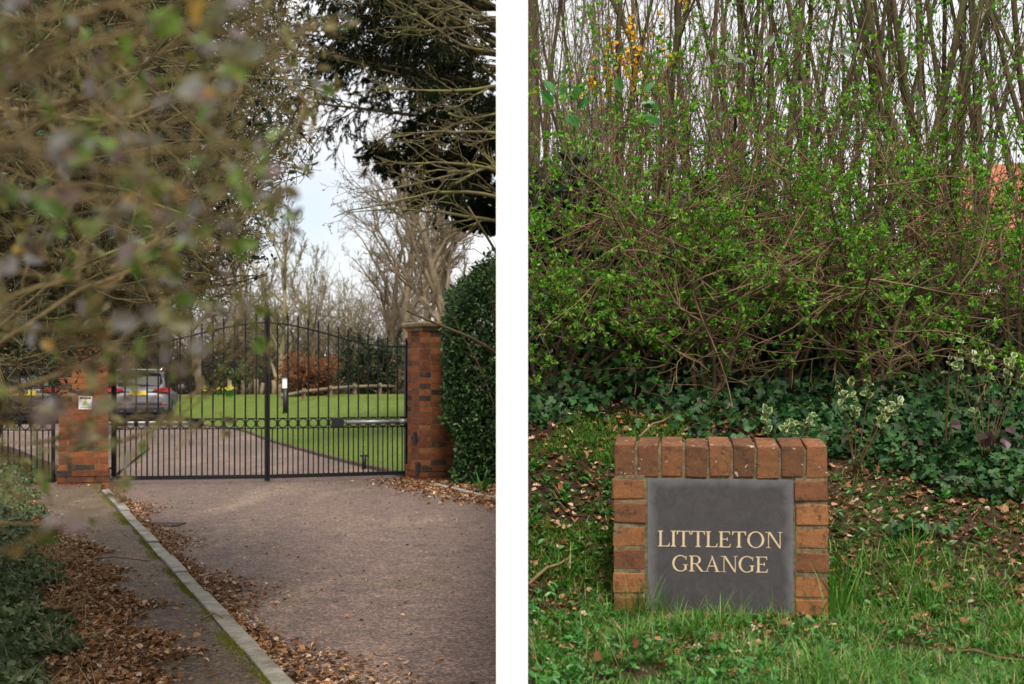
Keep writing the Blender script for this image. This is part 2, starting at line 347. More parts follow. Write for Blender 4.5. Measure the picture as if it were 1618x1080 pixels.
def grow(rng, S, D, L, Rr, specs, cap=60000):
    """branches level by level; every level is a dict: n segments, wob, up, tap, kids, frm, kl, kr, ang"""
    S = np.asarray(S, float).reshape(-1, 3); D = norm(np.asarray(D, float).reshape(-1, 3))
    L = np.broadcast_to(np.asarray(L, float), (len(S),)).copy(); Rr = np.broadcast_to(np.asarray(Rr, float), (len(S),)).copy()
    res = []
    for sp in specs:
        ns = sp['n']; N = len(S); pos = S.copy(); d = D.copy(); nod = [pos]; dr = [d]; rd = [Rr]
        for i in range(ns):
            d = norm(d+rng.normal(0, sp['wob'], (N, 3))+np.array((0, 0, sp.get('up', 0)))); pos = pos+d*(L/ns)[:, None]
            nod.append(pos); dr.append(d); rd.append(Rr*(1-sp.get('tap', .8)*(i+1)/ns))
        nod = np.stack(nod, 1); dr = np.stack(dr, 1); rd = np.stack(rd, 1)
        res.append((nod, dr, rd))
        k = sp.get('kids', 0)
        if k:
            idx = np.repeat(np.arange(N), k)
            if len(idx) > cap: idx = rng.choice(idx, cap, False)
            t = rng.uniform(sp.get('frm', .25), 1, len(idx)); ft = t*ns; i0 = np.minimum(ft.astype(int), ns-1); fr = (ft-i0)[:, None]
            S = nod[idx, i0]*(1-fr)+nod[idx, i0+1]*fr; dd = dr[idx, i0+1]
            pr = rdir(rng, len(idx)); pr = norm(pr-dd*np.sum(pr*dd, 1, keepdims=True))
            a = rng.uniform(*sp.get('ang', (.4, 1.0)), len(idx))[:, None]
            D = norm(dd*np.cos(a)+pr*np.sin(a))
            ra = rd[idx, i0]; L = L[idx]*sp['kl']*rng.uniform(.6, 1.15, len(idx))*(1-.45*t); Rr = np.maximum(ra*sp['kr'], sp.get('rmin', .001))
    return res
def segs_of(mb, lev, sides=4, mi=0, minr=0, xmin=None):
    nod, dr, rd = lev
    if xmin is not None:
        k = (nod[:, :, 0] > xmin).all(1); nod, dr, rd = nod[k], dr[k], rd[k]
    if len(nod) == 0: return
    A = nod[:, :-1].reshape(-1, 3); B = nod[:, 1:].reshape(-1, 3)
    B = B+(B-A)*.03
    mb.segs(A, B, np.maximum(rd[:, :-1].ravel(), minr), np.maximum(rd[:, 1:].ravel(), minr), sides, mi)
def sites(lev, rng, per=3, frm=.2):
    nod, dr, rd = lev; N, n = nod.shape[0], nod.shape[1]-1
    idx = np.repeat(np.arange(N), per); ft = rng.uniform(frm, 1, len(idx))*n; i0 = np.minimum(ft.astype(int), n-1); fr = (ft-i0)[:, None]
    return nod[idx, i0]*(1-fr)+nod[idx, i0+1]*fr, dr[idx, i0+1]

# ================================================================== THE SETTING
g = MB(); s_ = 400
g.add([(-s_, -30, -.03), (s_, -30, -.03), (s_, 700, -.03), (-s_, 700, -.03)], [0, 1, 2, 3], [4])
tag(g.build('ground', M['ground']), kind='structure')
def lerp_poly(pts, y):
    ys = [p[1] for p in pts]; return np.interp(y, ys, [p[0] for p in pts])
KB = [(.75, 1.2), (-.99, 6.05), (-4.88, 16.65)]          # line of the kerb, seen from above
KX = lambda y: np.interp(y, [-4, 16.65], [-.99+(6.05+4)*.3651, -4.88])
# right edge of the drive, then the edge of the lawn beyond the gate
RE = np.array([(2.2, -4), (2.2, 9), (.9, 13.2), (-.15, 14.8), (-1.10, 17.4), (-1.35, 18.9), (-2.11, 20.7), (-3.45, 24.6), (-5.2, 29.9), (-7.0, 36.3), (-9.2, 41), (-14, 45), (-30, 50)])
def smooth_poly(p, n=6):
    d = np.concatenate([[0], np.cumsum(np.linalg.norm(np.diff(p, axis=0), axis=1))]); t = np.linspace(0, d[-1], len(p)*n)
    q = np.stack([np.interp(t, d, p[:, 0]), np.interp(t, d, p[:, 1])], 1)
    for _ in range(4): q[1:-1] = (q[:-2]+2*q[1:-1]+q[2:])/4
    return q
REs = smooth_poly(RE)
# driveway: strip of quads between the kerb line (left) and the edge (right)
g = MB(); a = []; 
for x, y in REs:
    lx = float(KX(min(y, 16.65))) if y < 16.7 else np.interp(y, [16.7, 19, 26, 50], [-4.9, -6.5, -34, -60])
    a.append([(lx, y, 0), (x, y, 0)])
a = np.array(a); n_ = len(a); V = a.reshape(-1, 3); i = np.arange(n_-1)
g.add(V, np.stack([2*i, 2*i+1, 2*i+3, 2*i+2], 1), [4]*(n_-1))
tag(g.build('driveway', M['drive']), kind='structure')
# footpath on the left of the kerb
g = MB(); V = []
ys = np.linspace(-2, 16.9, 20)
for y in ys: V += [(float(KX(y))-.12-1.75, y, .05), (float(KX(y))-.1, y, .05)]
i = np.arange(len(ys)-1); g.add(V, np.stack([2*i, 2*i+1, 2*i+3, 2*i+2], 1), [4]*len(i))
g.add([(-9, 16.9, .046), (-4.95, 16.9, .046), (-5.4, 19, .046), (-7, 27, .046), (-9, 27, .046)], [0, 1, 2, 3, 4], [5])
tag(g.build('footpath', M['path']), kind='structure')
rng = np.random.default_rng(3)
def kerb_line(name, pts, wd, top, L, mat_, gap=.012, side=0):
    """kerb stones laid end to end along a polyline"""
    pts = np.array(pts); d = np.concatenate([[0], np.cumsum(np.linalg.norm(np.diff(pts, axis=0), axis=1))]); mb = MB(); t = 0
    while t+L < d[-1]:
        p0 = np.array([np.interp(t, d, pts[:, k]) for k in (0, 1)]); p1 = np.array([np.interp(t+L-gap, d, pts[:, k]) for k in (0, 1)])
        c = (p0+p1)/2; dd = p1-p0; rz = math.atan2(dd[1], dd[0])
        mb.box((c[0], c[1], top-.1+rng.normal(0, .004)), (np.linalg.norm(dd), wd, .2), rz+rng.normal(0, .004), jit=.0022, rng=rng); t += L
    o = mb.build(name, mat_); bevel(o, .006, 2); return tag(o, kind='structure')
kerb_line('kerb', [(float(KX(y))-.05, y) for y in (-2, 16.72)], .088, .058, .915, M['kerb'])
kk = REs[(REs[:, 1] > 10) & (REs[:, 1] < 17.3)]
kerb_line('edging', kk, .06, .05, .6, M['kerb'])
kk = REs[(REs[:, 1] > 18.7) & (REs[:, 1] < 46)]
kerb_line('lawn_edging', kk, .10, .05, .6, plain('edging_stone', (.10, .075, .05), .9, 0, .2, .3))
# lawn rising behind its edging
def sst(x, a, b): t = np.clip((x-a)/(b-a), 0, 1); return t*t*(3-2*t)
lp = REs[(REs[:, 1] > 18.4)]
us = np.concatenate([[0, .15, .4, .7], np.linspace(1, 9, 17), [12, 20, 40]])
V = []
def lawn_z(x, y):
    ex = np.interp(y, REs[:, 1], REs[:, 0]); u = np.maximum(x-ex, 0)
    return .012+.86*(1-np.exp(-u/2.6))*sst(y, 18, 35)*(1-.35*sst(y, 44, 60))
for x, y in lp:
    for u in us: V.append((x+u, y, float(lawn_z(x+u, y))))
nr, nc = len(lp), len(us); i, j = np.meshgrid(np.arange(nr-1), np.arange(nc-1), indexing='ij'); k = (i*nc+j).ravel()
g = MB(); g.add(V, np.stack([k, k+1, k+nc+1, k+nc], 1), [4]*len(k), 0, True)
g.add([(-60, 50, .02), (60, 50, .35), (80, 75, .5), (-80, 75, .1)], [0, 1, 2, 3], [4])
tag(g.build('lawn', M['lawn']), kind='structure')
g = MB(); rng = np.random.default_rng(31)
n = 50000; y = 19+26*rng.random(n)**1.3; ex = np.interp(y, REs[:, 1], REs[:, 0]); x = ex+.05+rng.random(n)**1.3*9
k = (x < -.15); x, y = x[k], y[k]; n = len(x)
up = norm(rng.normal(0, .35, (n, 3))+np.array((0, 0, 1)))
g.scatter(*NEED, np.stack([x, y, lawn_z(x, y)-.01], 1), up, rdir(rng, n), np.stack([rng.uniform(.008, .014, n), rng.uniform(.03, .075, n), np.ones(n)], 1))
M['lawn_blade'] = leafmat('lawn_blade', [(0, (.13, .20, .03)), (1, (.24, .34, .07))], .6, .25)
tag(g.build('lawn_grass', M['lawn_blade']), 'short bright green grass of the lawn behind the gates', 'grass', kind='stuff')

# raised bank of the right-hand place
def bank_z(x, y):
    z = np.interp(y, [2.3, 3.3, 4.4, 4.75, 5.55, 6.2, 60], [-.05, .53, .562, .70, 1.13, 1.19, 1.15])
    z = z+.018*np.sin(x*5.1+y*3)+.012*np.sin(x*11-y*7)+.03*np.sin(x*2.2+1)*sst(y, 4.6, 5.3)
    near = np.exp(-((x-.66)/.5)**4)*np.exp(-((y-4.35)/.35)**4)        # levelled round the sign
    return z*(1-near)+.565*near
xs = np.concatenate([np.linspace(.045, 4, 50), [6, 10, 30]]); yy = np.concatenate([np.linspace(2.3, 6.6, 70), np.linspace(7, 30, 12), [60]])
V = [(x, y, float(bank_z(x, y))) for y in yy for x in xs]; nc = len(xs)
i, j = np.meshgrid(np.arange(len(yy)-1), np.arange(nc-1), indexing='ij'); k = (i*nc+j).ravel()
g = MB(); g.add(V, np.stack([k, k+1, k+nc+1, k+nc], 1), [4]*len(k), 0, True)
n0 = [(xs[0], y, float(bank_z(xs[0], y))) for y in yy]+[(xs[0], y, -.1) for y in yy]; m_ = len(yy); i = np.arange(m_-1)
g.add(n0, np.stack([i, i+1, i+1+m_, i+m_], 1), [4]*(m_-1))
tag(g.build('bank', M['soil']), kind='structure')

# white divider strip between the two views, built as a thin wall end on
wt = MB(); wt.box((0, 3.5+11, 1.25), (.0795, 22, 2.7))
o = wt.build('divider_strip', M['render']); 
tag(o, 'white divider strip between driveway and hedge bank views, built as a thin wall end on', 'wall')

# ================================================================== GATE PIERS
def pier(name, c, rz, w_, courses, ch, label):
    root = empty(name, (c[0], c[1], 0), rz, label, 'pier', 'brick gate piers')
    r = np.random.default_rng(len(label)); mb = MB(); core = MB()
    core.box((0, 0, courses*ch/2), (w_-.007, w_-.007, courses*ch)); core.build('mortar', M['mortar'], root)
    j = .010; L = (w_-j)/2
    for k in range(courses):
        ww = w_+(.045 if k < 3 else 0)             # plinth courses
        z = (k+.5)*ch; d = .1025; h = ch-j
        for sd_ in range(4):
            off = k % 2
            # one face: header at one corner belongs to the neighbour on alternate courses
            xs_ = [(-ww/2+ (d+j if off else 0), 0)]
            x0 = -ww/2+(d+j if off else 0); x1 = ww/2-(0 if off else d+j)
            nb = 2; Ls = (x1-x0-j*(nb-1))
            cut = .66 if off else .34
            segs_ = [(x0, x0+Ls*cut), (x0+Ls*cut+j, x1)]
            for a_, b_ in segs_:
                cx = (a_+b_)/2; cy = -ww/2+d/2+r.normal(0, .0012)
                ca, sa = math.cos(sd_*math.pi/2), math.sin(sd_*math.pi/2)
                mb.box((cx*ca-cy*sa, cx*sa+cy*ca, z), (b_-a_, d, h), sd_*math.pi/2, jit=.001, rng=r)
    mb.build('brickwork', M['brick'], root)
    H = courses*ch; cp = MB(); w2 = w_/2
    def sq(hw, z): return [(-hw, -hw, z), (hw, -hw, z), (hw, hw, z), (-hw, hw, z)]
    prof = [(w2+.015, H), (w2+.02, H+.03), (w2+.045, H+.045), (w2+.06, H+.055), (w2+.065, H+.095), (w2+.045, H+.11), (.02, H+.13)]
    V = sum([sq(a_, z) for a_, z in prof], []); lp_, to = [3, 2, 1, 0], [4]
    for k in range(len(prof)-1):
        for q in range(4): lp_ += [4*k+q, 4*k+(q+1) % 4, 4*k+4+(q+1) % 4, 4*k+4+q]; to.append(4)
    lp_ += [4*(len(prof)-1)+q for q in range(4)]; to.append(4)
    cp.add(V, lp_, to); bevel(cp.build('cap_stone', M['stone'], root), .006)
    return root
# right pier: nearest corner at column 675
p2c = P(681, 600, 18.05); pr2 = pier('brick_pier', (p2c[0], p2c[1]), R(33-3.3), .455, 26, .075, 'red brick gate pier with sandstone cap beside the clipped green hedge')
pl = P(132, 600, 17.15); pl1 = pier('brick_pier', (pl[0], pl[1]), R(17.3), .575, 26, .075, 'red brick gate pier carrying the white camera warning notice')
# keypad, drop box and lamp on the right pier (children of the pier would move with it)
def local(root, name, mb, m, lab=None):
    o = mb.build(name, m, root); return tag(o, lab)
k = MB().box((-.24, -.02, 1.32-90*18/2200), (.03, .07, .15)); bevel(local(pr2, 'intercom', k, M['plastic']), .006)
k = MB().box((-.252, -.12, .19), (.03, .09, .16)); bevel(local(pr2, 'cable_box', k, M['plastic']), .006)
k = MB(); k.path([(0.15, -.2, 1.58), (.15, -.33, 1.58)], [.035, .035], 12); k.lathe((.15, -.33, 1.50), [(.0, 0), (.05, .01), (.075, .06), (.075, .10), (.04, .14), (0, .15)], 14)
local(pr2, 'lamp', k, M['plastic'])
# the warning notice
notice = empty('warning_notice', (pl[0], pl[1], 0), R(17.3), 'small white camera warning notice with yellow triangle on the left brick pier', 'sign')
fy = -.575/2-.004; nx, nzz = .02, 1.32-36*16.85/2200
def tmesh(txt, size, name, m, parent, loc, ext=.001, rot=(R(90), 0, 0), font_scale=(1, 1)):
    c = bpy.data.curves.new('t', 'FONT'); c.body = txt; c.size = size; c.extrude = ext; c.align_x = 'CENTER'; c.align_y = 'CENTER'
    t = bpy.data.objects.new('t', c); col.objects.link(t); bpy.context.view_layer.update()
    me = bpy.data.meshes.new_from_object(t.evaluated_get(bpy.context.evaluated_depsgraph_get())); bpy.data.objects.remove(t); me.materials.clear()
    o = link(name, me, m, parent); o.location = loc; o.rotation_euler = rot; o.scale = (font_scale[0], font_scale[1], 1); return o
pb = MB().box((nx, fy-.003, nzz), (.155, .006, .158)).build('notice_board', M['white'], notice); bevel(pb, .002)
MB().box((nx, fy-.0075, nzz+.058), (.13, .003, .020)).build('header_band', M['black'], notice)
MB().box((nx, fy-.0095, nzz+.058), (.075, .001, .006)).build('band_lettering', M['yellow'], notice)
def tri(mb, c, hw, h, y0, t):
    V = [(c[0]-hw, y0, c[1]), (c[0]+hw, y0, c[1]), (c[0], y0, c[1]+h), (c[0]-hw, y0-t, c[1]), (c[0]+hw, y0-t, c[1]), (c[0], y0-t, c[1]+h)]
    return mb.add(V, [0, 2, 1, 3, 4, 5, 0, 1, 4, 3, 1, 2, 5, 4, 2, 0, 3, 5], [3, 3, 4, 4, 4])
tri(MB(), (nx, nzz-.018), .038, .062, fy-.006, .002).build('triangle_border', M['black'], notice)
tri(MB(), (nx, nzz-.014), .031, .052, fy-.008, .002).build('warning_triangle', M['yellow'], notice)
k = MB(); k.box((nx+.002, fy-.0115, nzz+.006), (.026, .002, .009), tilt=(0, R(-20))); k.box((nx-.011, fy-.0115, nzz-.002), (.004, .002, .012)); k.build('camera_symbol', M['black'], notice)
tmesh('CCTV', .030, 'lettering', M['black'], notice, (nx, fy-.0075, nzz-.036))
MB().box((nx, fy-.0075, nzz-.056), (.12, .002, .005)).build('small_print', M['black'], notice)

# ================================================================== GATES
def gate_leaf(name, A, B, flip, label, act, ngap=14, hgt=None):
    """A = hinge foot, B = meeting foot. local x runs from hinge to meeting edge"""
    A = np.array(A[:2]); B = np.array(B[:2]); d = B-A; L = np.linalg.norm(d); rz = math.atan2(d[1], d[0])
    root = empty(name, (A[0], A[1], 0), rz, label, 'gate', 'black iron gates')
    I = M['iron']; zb, z1, z2 = .075, .695, .825
    hz = (lambda t: 1.77+.29*sst(t, .12, 1.0)) if hgt is None else hgt
    MB().box((0, 0, .93+.02), (.06, .06, 1.70)).build('hinge_post', I, root)
    k = MB().lathe((0, 0, 1.80), [(.015, 0), (.02, .02), (.034, .04), (.034, .06), (.018, .085), (0.002, .09)], 10); k.build('ball_finial', I, root)
    MB().box((L-.016, 0, 1.125), (.031, .05, 2.21)).build('meeting_post', I, root)
    MB().box((L/2, 0, zb), (L-.06, .045, .05)).build('bottom_rail', I, root)
    for z in (z1, z2): MB().box((L/2, .0, z), (L-.06, .030, .012)).build('ring_rail', I, root)
    t = np.linspace(0, 1, 28); k = MB().path([(u*L, -.018, float(hz(u))) for u in t], .012, 6); k.build('top_rail', I, root)
    for i in range(ngap+1):
        x = L*i/ngap
        if 0 < i < ngap:
            zt = float(hz(i/ngap))+.06
            b = MB().segs([(x, 0, zb)], [(x, 0, zt)], .0105, .0105, 8).build('bar', I, root)
            MB().lathe((x, 0, zt-.01), [(.009, 0), (.018, .018), (.018, .022), (.006, .03), (.019, .045), (.001, .095)], 6).build('spear_finial', I, b)
        if i < ngap:
            xm = x+L/ngap/2
            MB().segs([(xm, 0, zb)], [(xm, 0, z1)], .0085, .0085, 6).build('short_bar', I, root)
            a = np.linspace(0, 2*math.pi, 19); rr = .0565
            MB().path([(xm+rr*math.cos(q), 0, (z1+z2)/2+rr*math.sin(q)) for q in a], .0085, 5, cap=False).build('ring', I, root)
    # hinges reaching to the pier
    for z in (1.70, .2): MB().path([(-.16, .0, z), (-.02, 0, z)], .014, 6).build('hinge', I, root)
    if act:
        bx, L2 = act
        bevel(MB().box((bx, .07, .765), (.145, .09, .125)).build('motor_box', M['plastic'], root), .008)
        k = MB(); k.path([(-.14, .075, .765), (L2, .075, .765)], .026, 12)
        k.build('actuator_tube', M['white_tube'] if flip else M['alu'], root)
        MB().path([(.0, .075, .765), (.13, .075, .765)], .036, 12).build('actuator_collar', M['alu'], root)
        MB().path([(L2, .075, .765), (bx, .075, .765)], .012, 8).build('push_rod', M['chrome'], root)
    return root
gA = P(180, 757, 17.66); gM = P(422, 755, 17.95); gB = P(643, 748, 18.7)
gate_leaf('gate_leaf', gA, gM+np.array((-.001, 0, 0)), True, 'left leaf of the tall black iron gates, hinged beside the warning notice pier', (1.02, .95))
gate_leaf('gate_leaf', gB, gM+np.array((.001, .002, 0)), False, 'right leaf of the tall black iron gates, grey actuator tube running to its pier', (.98, .87))
pA = P(-60, 760, 17.4); pB = P(86, 762, 17.3)
gate_leaf('pedestrian_gate', pA, pB, False, 'narrow black iron pedestrian gate on the footpath left of the pier', None, 8, lambda t: 1.75+.12*np.sin(np.pi*np.clip(t, 0, 1)))
k = MB(); k.path([(*G(575, 741)[:2], 0), (*G(575, 741)[:2], .20)], .035, 10)
k.box((G(575, 741)[0], G(575, 741)[1], .20), (.1, .06, .03))
tag(k.build('gate_stop', M['plastic']), 'short black gate stop post on the drive by the lawn edging', 'gate stop')

# ================================================================== CARS
def ring_sec(y, hw, zb, zt, rc, n=20, sag=0):
    """rounded-rectangle section, superellipse"""
    a = np.arange(n)*2*math.pi/n+math.pi/n; c, s = np.cos(a), np.sin(a); p = rc
    x = np.sign(c)*np.abs(c)**p*hw; z = (zb+zt)/2+np.sign(s)*np.abs(s)**p*(zt-zb)/2
    # tumblehome: narrower at the top of the section
    x = x*(1-.10*np.clip((z-zb)/(zt-zb), 0, 1)**2)
    return np.stack([x, np.full(n, y), z], 1)
def loft(mb, secs, mi=0):
    n = len(secs[0]); V = np.concatenate(secs); i = np.arange(n); j = (i+1) % n; lp, to = [], []
    for k in range(len(secs)-1): lp += list(np.stack([i+k*n, i+(k+1)*n, j+(k+1)*n, j+k*n], 1).ravel()); to += [4]*n
    lp += list(i); to.append(n); lp += list((i+(len(secs)-1)*n)[::-1]); to.append(n)
    return mb.add(V, lp, to, mi, True)
def car(paint, loc, rz, label):
    root = empty('parked_car', loc, rz, label, 'car', 'cars parked on the drive')
    # rear bumper at y=0, nose at y=4.65; body below the windows
    b = loft(MB(), [ring_sec(0.0, .80, .38, .80, .45), ring_sec(.05, .90, .30, .98, .45), ring_sec(.22, .93, .26, 1.06, .42), ring_sec(1.2, .945, .24, 1.06, .40), ring_sec(2.6, .945, .24, 1.04, .40),
        ring_sec(3.5, .93, .26, 1.0, .42), ring_sec(4.2, .90, .28, .90, .45), ring_sec(4.55, .84, .32, .80, .5), ring_sec(4.65, .70, .38, .70, .5)])
    b.build('body', M[paint], root)
    c = loft(MB(), [ring_sec(.14, .80, .85, 1.12, .5), ring_sec(.24, .80, .85, 1.32, .5), ring_sec(.42, .76, .85, 1.55, .5), ring_sec(.75, .745, .85, 1.645, .5), ring_sec(1.6, .75, .85, 1.665, .5), ring_sec(2.3, .745, .85, 1.61, .5), ring_sec(3.2, .72, .85, 1.08, .5)])
    c.build('cabin', M[paint], root)
    # rear window, side windows
    rw = MB(); V = [(-.60, .135, 1.13), (.60, .135, 1.13), (.68, .175, 1.28), (.60, .36, 1.52), (-.60, .36, 1.52), (-.68, .175, 1.28)]
    V2 = [(x, y+.1, z-.02) for x, y, z in V]
    rw.add(V+V2, [0, 1, 2, 3, 4, 5]+sum([[q, q+6, (q+1) % 6+6, (q+1) % 6] for q in range(6)], []), [6]+[4]*6)
    rw.build('rear_window', M['glass_dark'], root)
    sp = MB().box((0, .33, 1.605), (1.36, .30, .035), tilt=(R(-6), 0)); bevel(sp.build('roof_spoiler', M[paint], root), .012)
    for s in (-1, 1):
        sw = MB(); V = [(s*.79, .65, 1.09), (s*.79, 2.7, 1.09), (s*.735, 2.25, 1.46), (s*.70, 1.7, 1.56), (s*.70, .9, 1.55), (s*.73, .6, 1.42)]
        V2 = [(x-s*.05, y, z) for x, y, z in V]; f = [0, 1, 2, 3, 4, 5]; f = f if s > 0 else f[::-1]
        sw.add(V+V2, f+sum([[q, q+6, (q+1) % 6+6, (q+1) % 6] for q in range(6)], []), [6]+[4]*6); sw.build('side_window', M['glass_dark'], root)
        # tail lamp wrapping round the corner
        tl = MB(); z0, z1 = .955, 1.085
        V = [(s*.42, .015, z0+.05), (s*.42, .015, z1-.05), (s*.66, .02, z0), (s*.68, .015, z1-.01), (s*.86, .07, z0), (s*.85, .09, z1), (s*.945, .34, z0+.05), (s*.93, .40, z1)]
        V = [(x, y-.03 if abs(x) < .9 else y, z) for x, y, z in V]; q = []
        for kk_ in range(3): q += [2*kk_, 2*kk_+2, 2*kk_+3, 2*kk_+1]
        V2 = [(x*.9, y+.12, z) for x, y, z in V]
        q += [0, 1, 9, 8, 6, 14, 15, 7] + sum([[2*k_+1, 2*k_+3, 2*k_+11, 2*k_+9, 2*k_, 2*k_+8, 2*k_+10, 2*k_+2] for k_ in range(3)], [])
        tl.add(V+V2, q, [4]*(3+2+6)); tl.build('tail_lamp', M['red_lens'], root)
        bevel(MB().box((s*.70, .0, .60), (.26, .03, .045)).build('reflector', M['red_lens'], root), .008)
        m_ = MB().box((s*1.0, 3.0, 1.10), (.20, .12, .15)); bevel(m_.build('wing_mirror', M[paint], root), .04, 3)
        rl = MB().path([(s*.60, .7, 1.63), (s*.60, .8, 1.69), (s*.60, 2.1, 1.68), (s*.60, 2.2, 1.63)], .016, 6); rl.build('roof_rail', M['chrome'], root)
        for y in (.86, 3.68):
            wl = MB(); wl.path([(s*.76, y, .355), (s*.96, y, .355)], [.355, .355], 28); wh = wl.build('wheel', M['rubber'], root)
            rm = MB(); rm.path([(s*.955, y, .355), (s*.972, y, .355)], [.25, .22], 24); r_ = rm.build('rim', M['alu'], wh)
    dk = MB().box((0, -.005, .42), (1.50, .12, .20)); bevel(dk.build('rear_valance', M['plastic'], root), .03, 3)
    bevel(MB().box((0, -.035, .66), (1.36, .05, .10)).build('bumper_strip', M[paint], root), .02, 3)
    bevel(MB().box((0, -.005, .925), (.52, .03, .125)).build('number_plate', M['plate_y'], root), .004)
    MB().box((0, -.012, 1.02), (.9, .02, .035)).build('trim_strip', M['chrome'], root)
    MB().path([(.0, .10, 1.15), (.28, .11, 1.19)], .01, 6).build('rear_wiper', M['black'], root)
    for s in (-1, 1): MB().path([(s*.5, -.08, .36), (s*.5, .1, .36)], .05, 12).build('exhaust', M['plastic'], root)
    bevel(MB().box((0, .3, .25), (1.6, .6, .12)).build('underbody', M['rubber'], root), .02)
    return root
cp_ = P(219, 600, 42.0); car('paint_silver', (cp_[0], cp_[1], 0), R(8.5), 'silver grey estate car parked beyond the left gate leaf, seen from behind')
cp_ = P(42, 600, 41.5); car('paint_dark', (cp_[0], cp_[1], 0), R(14), 'dark car parked beyond the pedestrian gate, left of the silver one')

# ================================================================== THINGS ON THE LAWN
lr = empty('bollard_light', (*P(451, 600, 38)[:2], 0), 0, 'black bollard light with white lantern at the edge of the lawn', 'lamp')
z0 = float(lawn_z(lr.location.x, lr.location.y)); lr.location.z = z0-.02; lr.scale = (.75, .75, .86)
MB().path([(0, 0, 0), (0, 0, .80)], [.10, .09], 12).build('post', M['plastic'], lr)
MB().box((0, 0, .99), (.20, .20, .34)).build('lantern_glass', M['lamp_glass'], lr)
k = MB(); k.box((0, 0, 1.19), (.30, .30, .05)); 
for sx in (-.11, .11):
    for sy in (-.11, .11): k.box((sx, sy, .99), (.02, .02, .36))
k.build('lantern_frame', M['plastic'], lr)
fr = empty('rail_fence', (0, 0, 0), 0, 'low weathered post and rail fence behind the lawn by the orange beech hedge', 'fence')
pts = [P(px, 600, D) for px, D in ((446, 41), (480, 42), (522, 43), (560, 44.5), (600, 46), (660, 48), (720, 50))]
for p in pts: p[2] = float(lawn_z(p[0], p[1]))
for p in pts: MB().box((p[0], p[1], p[2]+.16), (.11, .11, .42), R(10)).build('post', M['wood'], fr)
for a_, b_ in zip(pts[:-1], pts[1:]): MB().path([a_+(0, -.08, .27), b_+(0, -.08, .27)], .055, 6).build('rail', M['wood'], fr)

# ================================================================== TREES AND SHRUBS, LEFT PLACE
def bare_tree(seed, H, r0, spread, nb=9, sides=6, lean=(0, 0), fine=2, up=.06, fork=.3, l2=8, l3=6, tw=.004):
    r = np.random.default_rng(seed)
    lv = grow(r, [(0, 0, -.1)], [(lean[0], lean[1], 1)], H*.75, r0, [
        dict(n=10, wob=.05, up=.05, tap=.75, kids=nb, frm=fork, kl=.62*spread, kr=.62, ang=(.35, .95)),
        dict(n=8, wob=.12, up=up, tap=.8, kids=l2, frm=.2, kl=.55, kr=.6, ang=(.35, .95)),
        dict(n=6, wob=.16, up=up, tap=.8, kids=l3, frm=.15, kl=.5, kr=.6, ang=(.3, .9), rmin=tw*1.3),
        dict(n=5, wob=.2, up=up, tap=.7, kids=fine, frm=.15, kl=.55, kr=.7, ang=(.3, .9), rmin=tw),
        dict(n=3, wob=.2, up=up*.5, tap=.6)])
    tr = MB(); nod, dr, rd = lv[0]; tr.path(nod[0], rd[0], 12)
    tr = tr.mesh('trunk'); lb = MB(); segs_of(lb, lv[1], 8); segs_of(lb, lv[2], 5); lb = lb.mesh('limbs')
    tm = MB(); segs_of(tm, lv[3], 3, 0, tw); segs_of(tm, lv[4], 3, 0, tw); tm = tm.mesh('twigs')
    return tr, lb, tm, lv
def plant_tree(meshes, loc, rz, sc_, label, m, m2, group='bare trees beyond the gates', name='bare_tree'):
    root = empty(name, loc, rz, label, 'tree', group); root.scale = (sc_,)*3
    for nm, me, mm in (('trunk', meshes[0], m), ('limbs', meshes[1], m), ('twigs', meshes[2], m2)):
        if not me.materials: me.materials.append(mm)
        o = bpy.data.objects.new(nm, me); col.objects.link(o); o.parent = root
    return root
TA = bare_tree(5, 11, .19, 1.0, 11, l2=9, l3=7, fine=3, tw=.007)
TB = bare_tree(11, 11, .22, 1.1, 10, lean=(-.25, 0), fork=.25, l2=9, l3=6, fine=3, tw=.007)
TW = bare_tree(21, 8, .12, .95, 14, fork=.08, up=.16, l2=9, l3=7, fine=3, tw=.007)      # pale feathery
TN = bare_tree(8, 9, .14, .9, 12, fork=.1, l2=9, l3=7, fine=3, tw=.006)
def tp(px, D): p = P(px, 600, D); return (p[0], p[1], float(max(0, lawn_z(p[0], p[1])-.1)) if p[1] < 50 else .1)
plant_tree(TB, tp(735, 37), R(10), .78, 'leaning bare tree right behind the brick pier by the clipped hedge', M['bark_pale'], M['bark_pale'])
plant_tree(TA, tp(700, 44), R(80), .92, 'upright bare tree just above the sandstone cap of the right pier', M['bark_pale'], M['bark_pale'])
plant_tree(TA, tp(640, 52), R(190), 1.0, 'bare tree left of the right brick pier, spreading limbs against pale sky', M['bark_pale'], M['bark_pale'])
plant_tree(TB, tp(600, 58), R(150), .92, 'bare tree with a curving trunk behind the right gate leaf', M['bark_pale'], M['bark_pale'])
plant_tree(TN, tp(680, 62), R(30), 1.4, 'distant bare tree between the two upright trunks above the right pier', M['bark_pale'], M['bark_pale'])
M['pale2'] = barkmat('bark_pale_green', (.15, .125, .07), (.30, .26, .15), 3)
plant_tree(TW, tp(440, 48), R(0), .95, 'pale feathery bare tree behind the meeting post of the gates', M['pale2'], M['pale2'], 'feathery pale trees')
TW2 = tuple(m.copy() for m in TW[:3])
plant_tree(TW, tp(500, 54), R(110), .86, 'pale feathery bare tree above the middle of the right gate leaf', M['pale2'], M['pale2'], 'feathery pale trees')
plant_tree(TW, tp(385, 52), R(210), 1.05, 'pale feathery bare tree above the middle of the left gate leaf', M['pale2'], M['pale2'], 'feathery pale trees')
plant_tree(TW, tp(545, 64), R(290), .78, 'smallest pale feathery bare tree, low behind the right gate leaf', M['pale2'], M['pale2'], 'feathery pale trees')
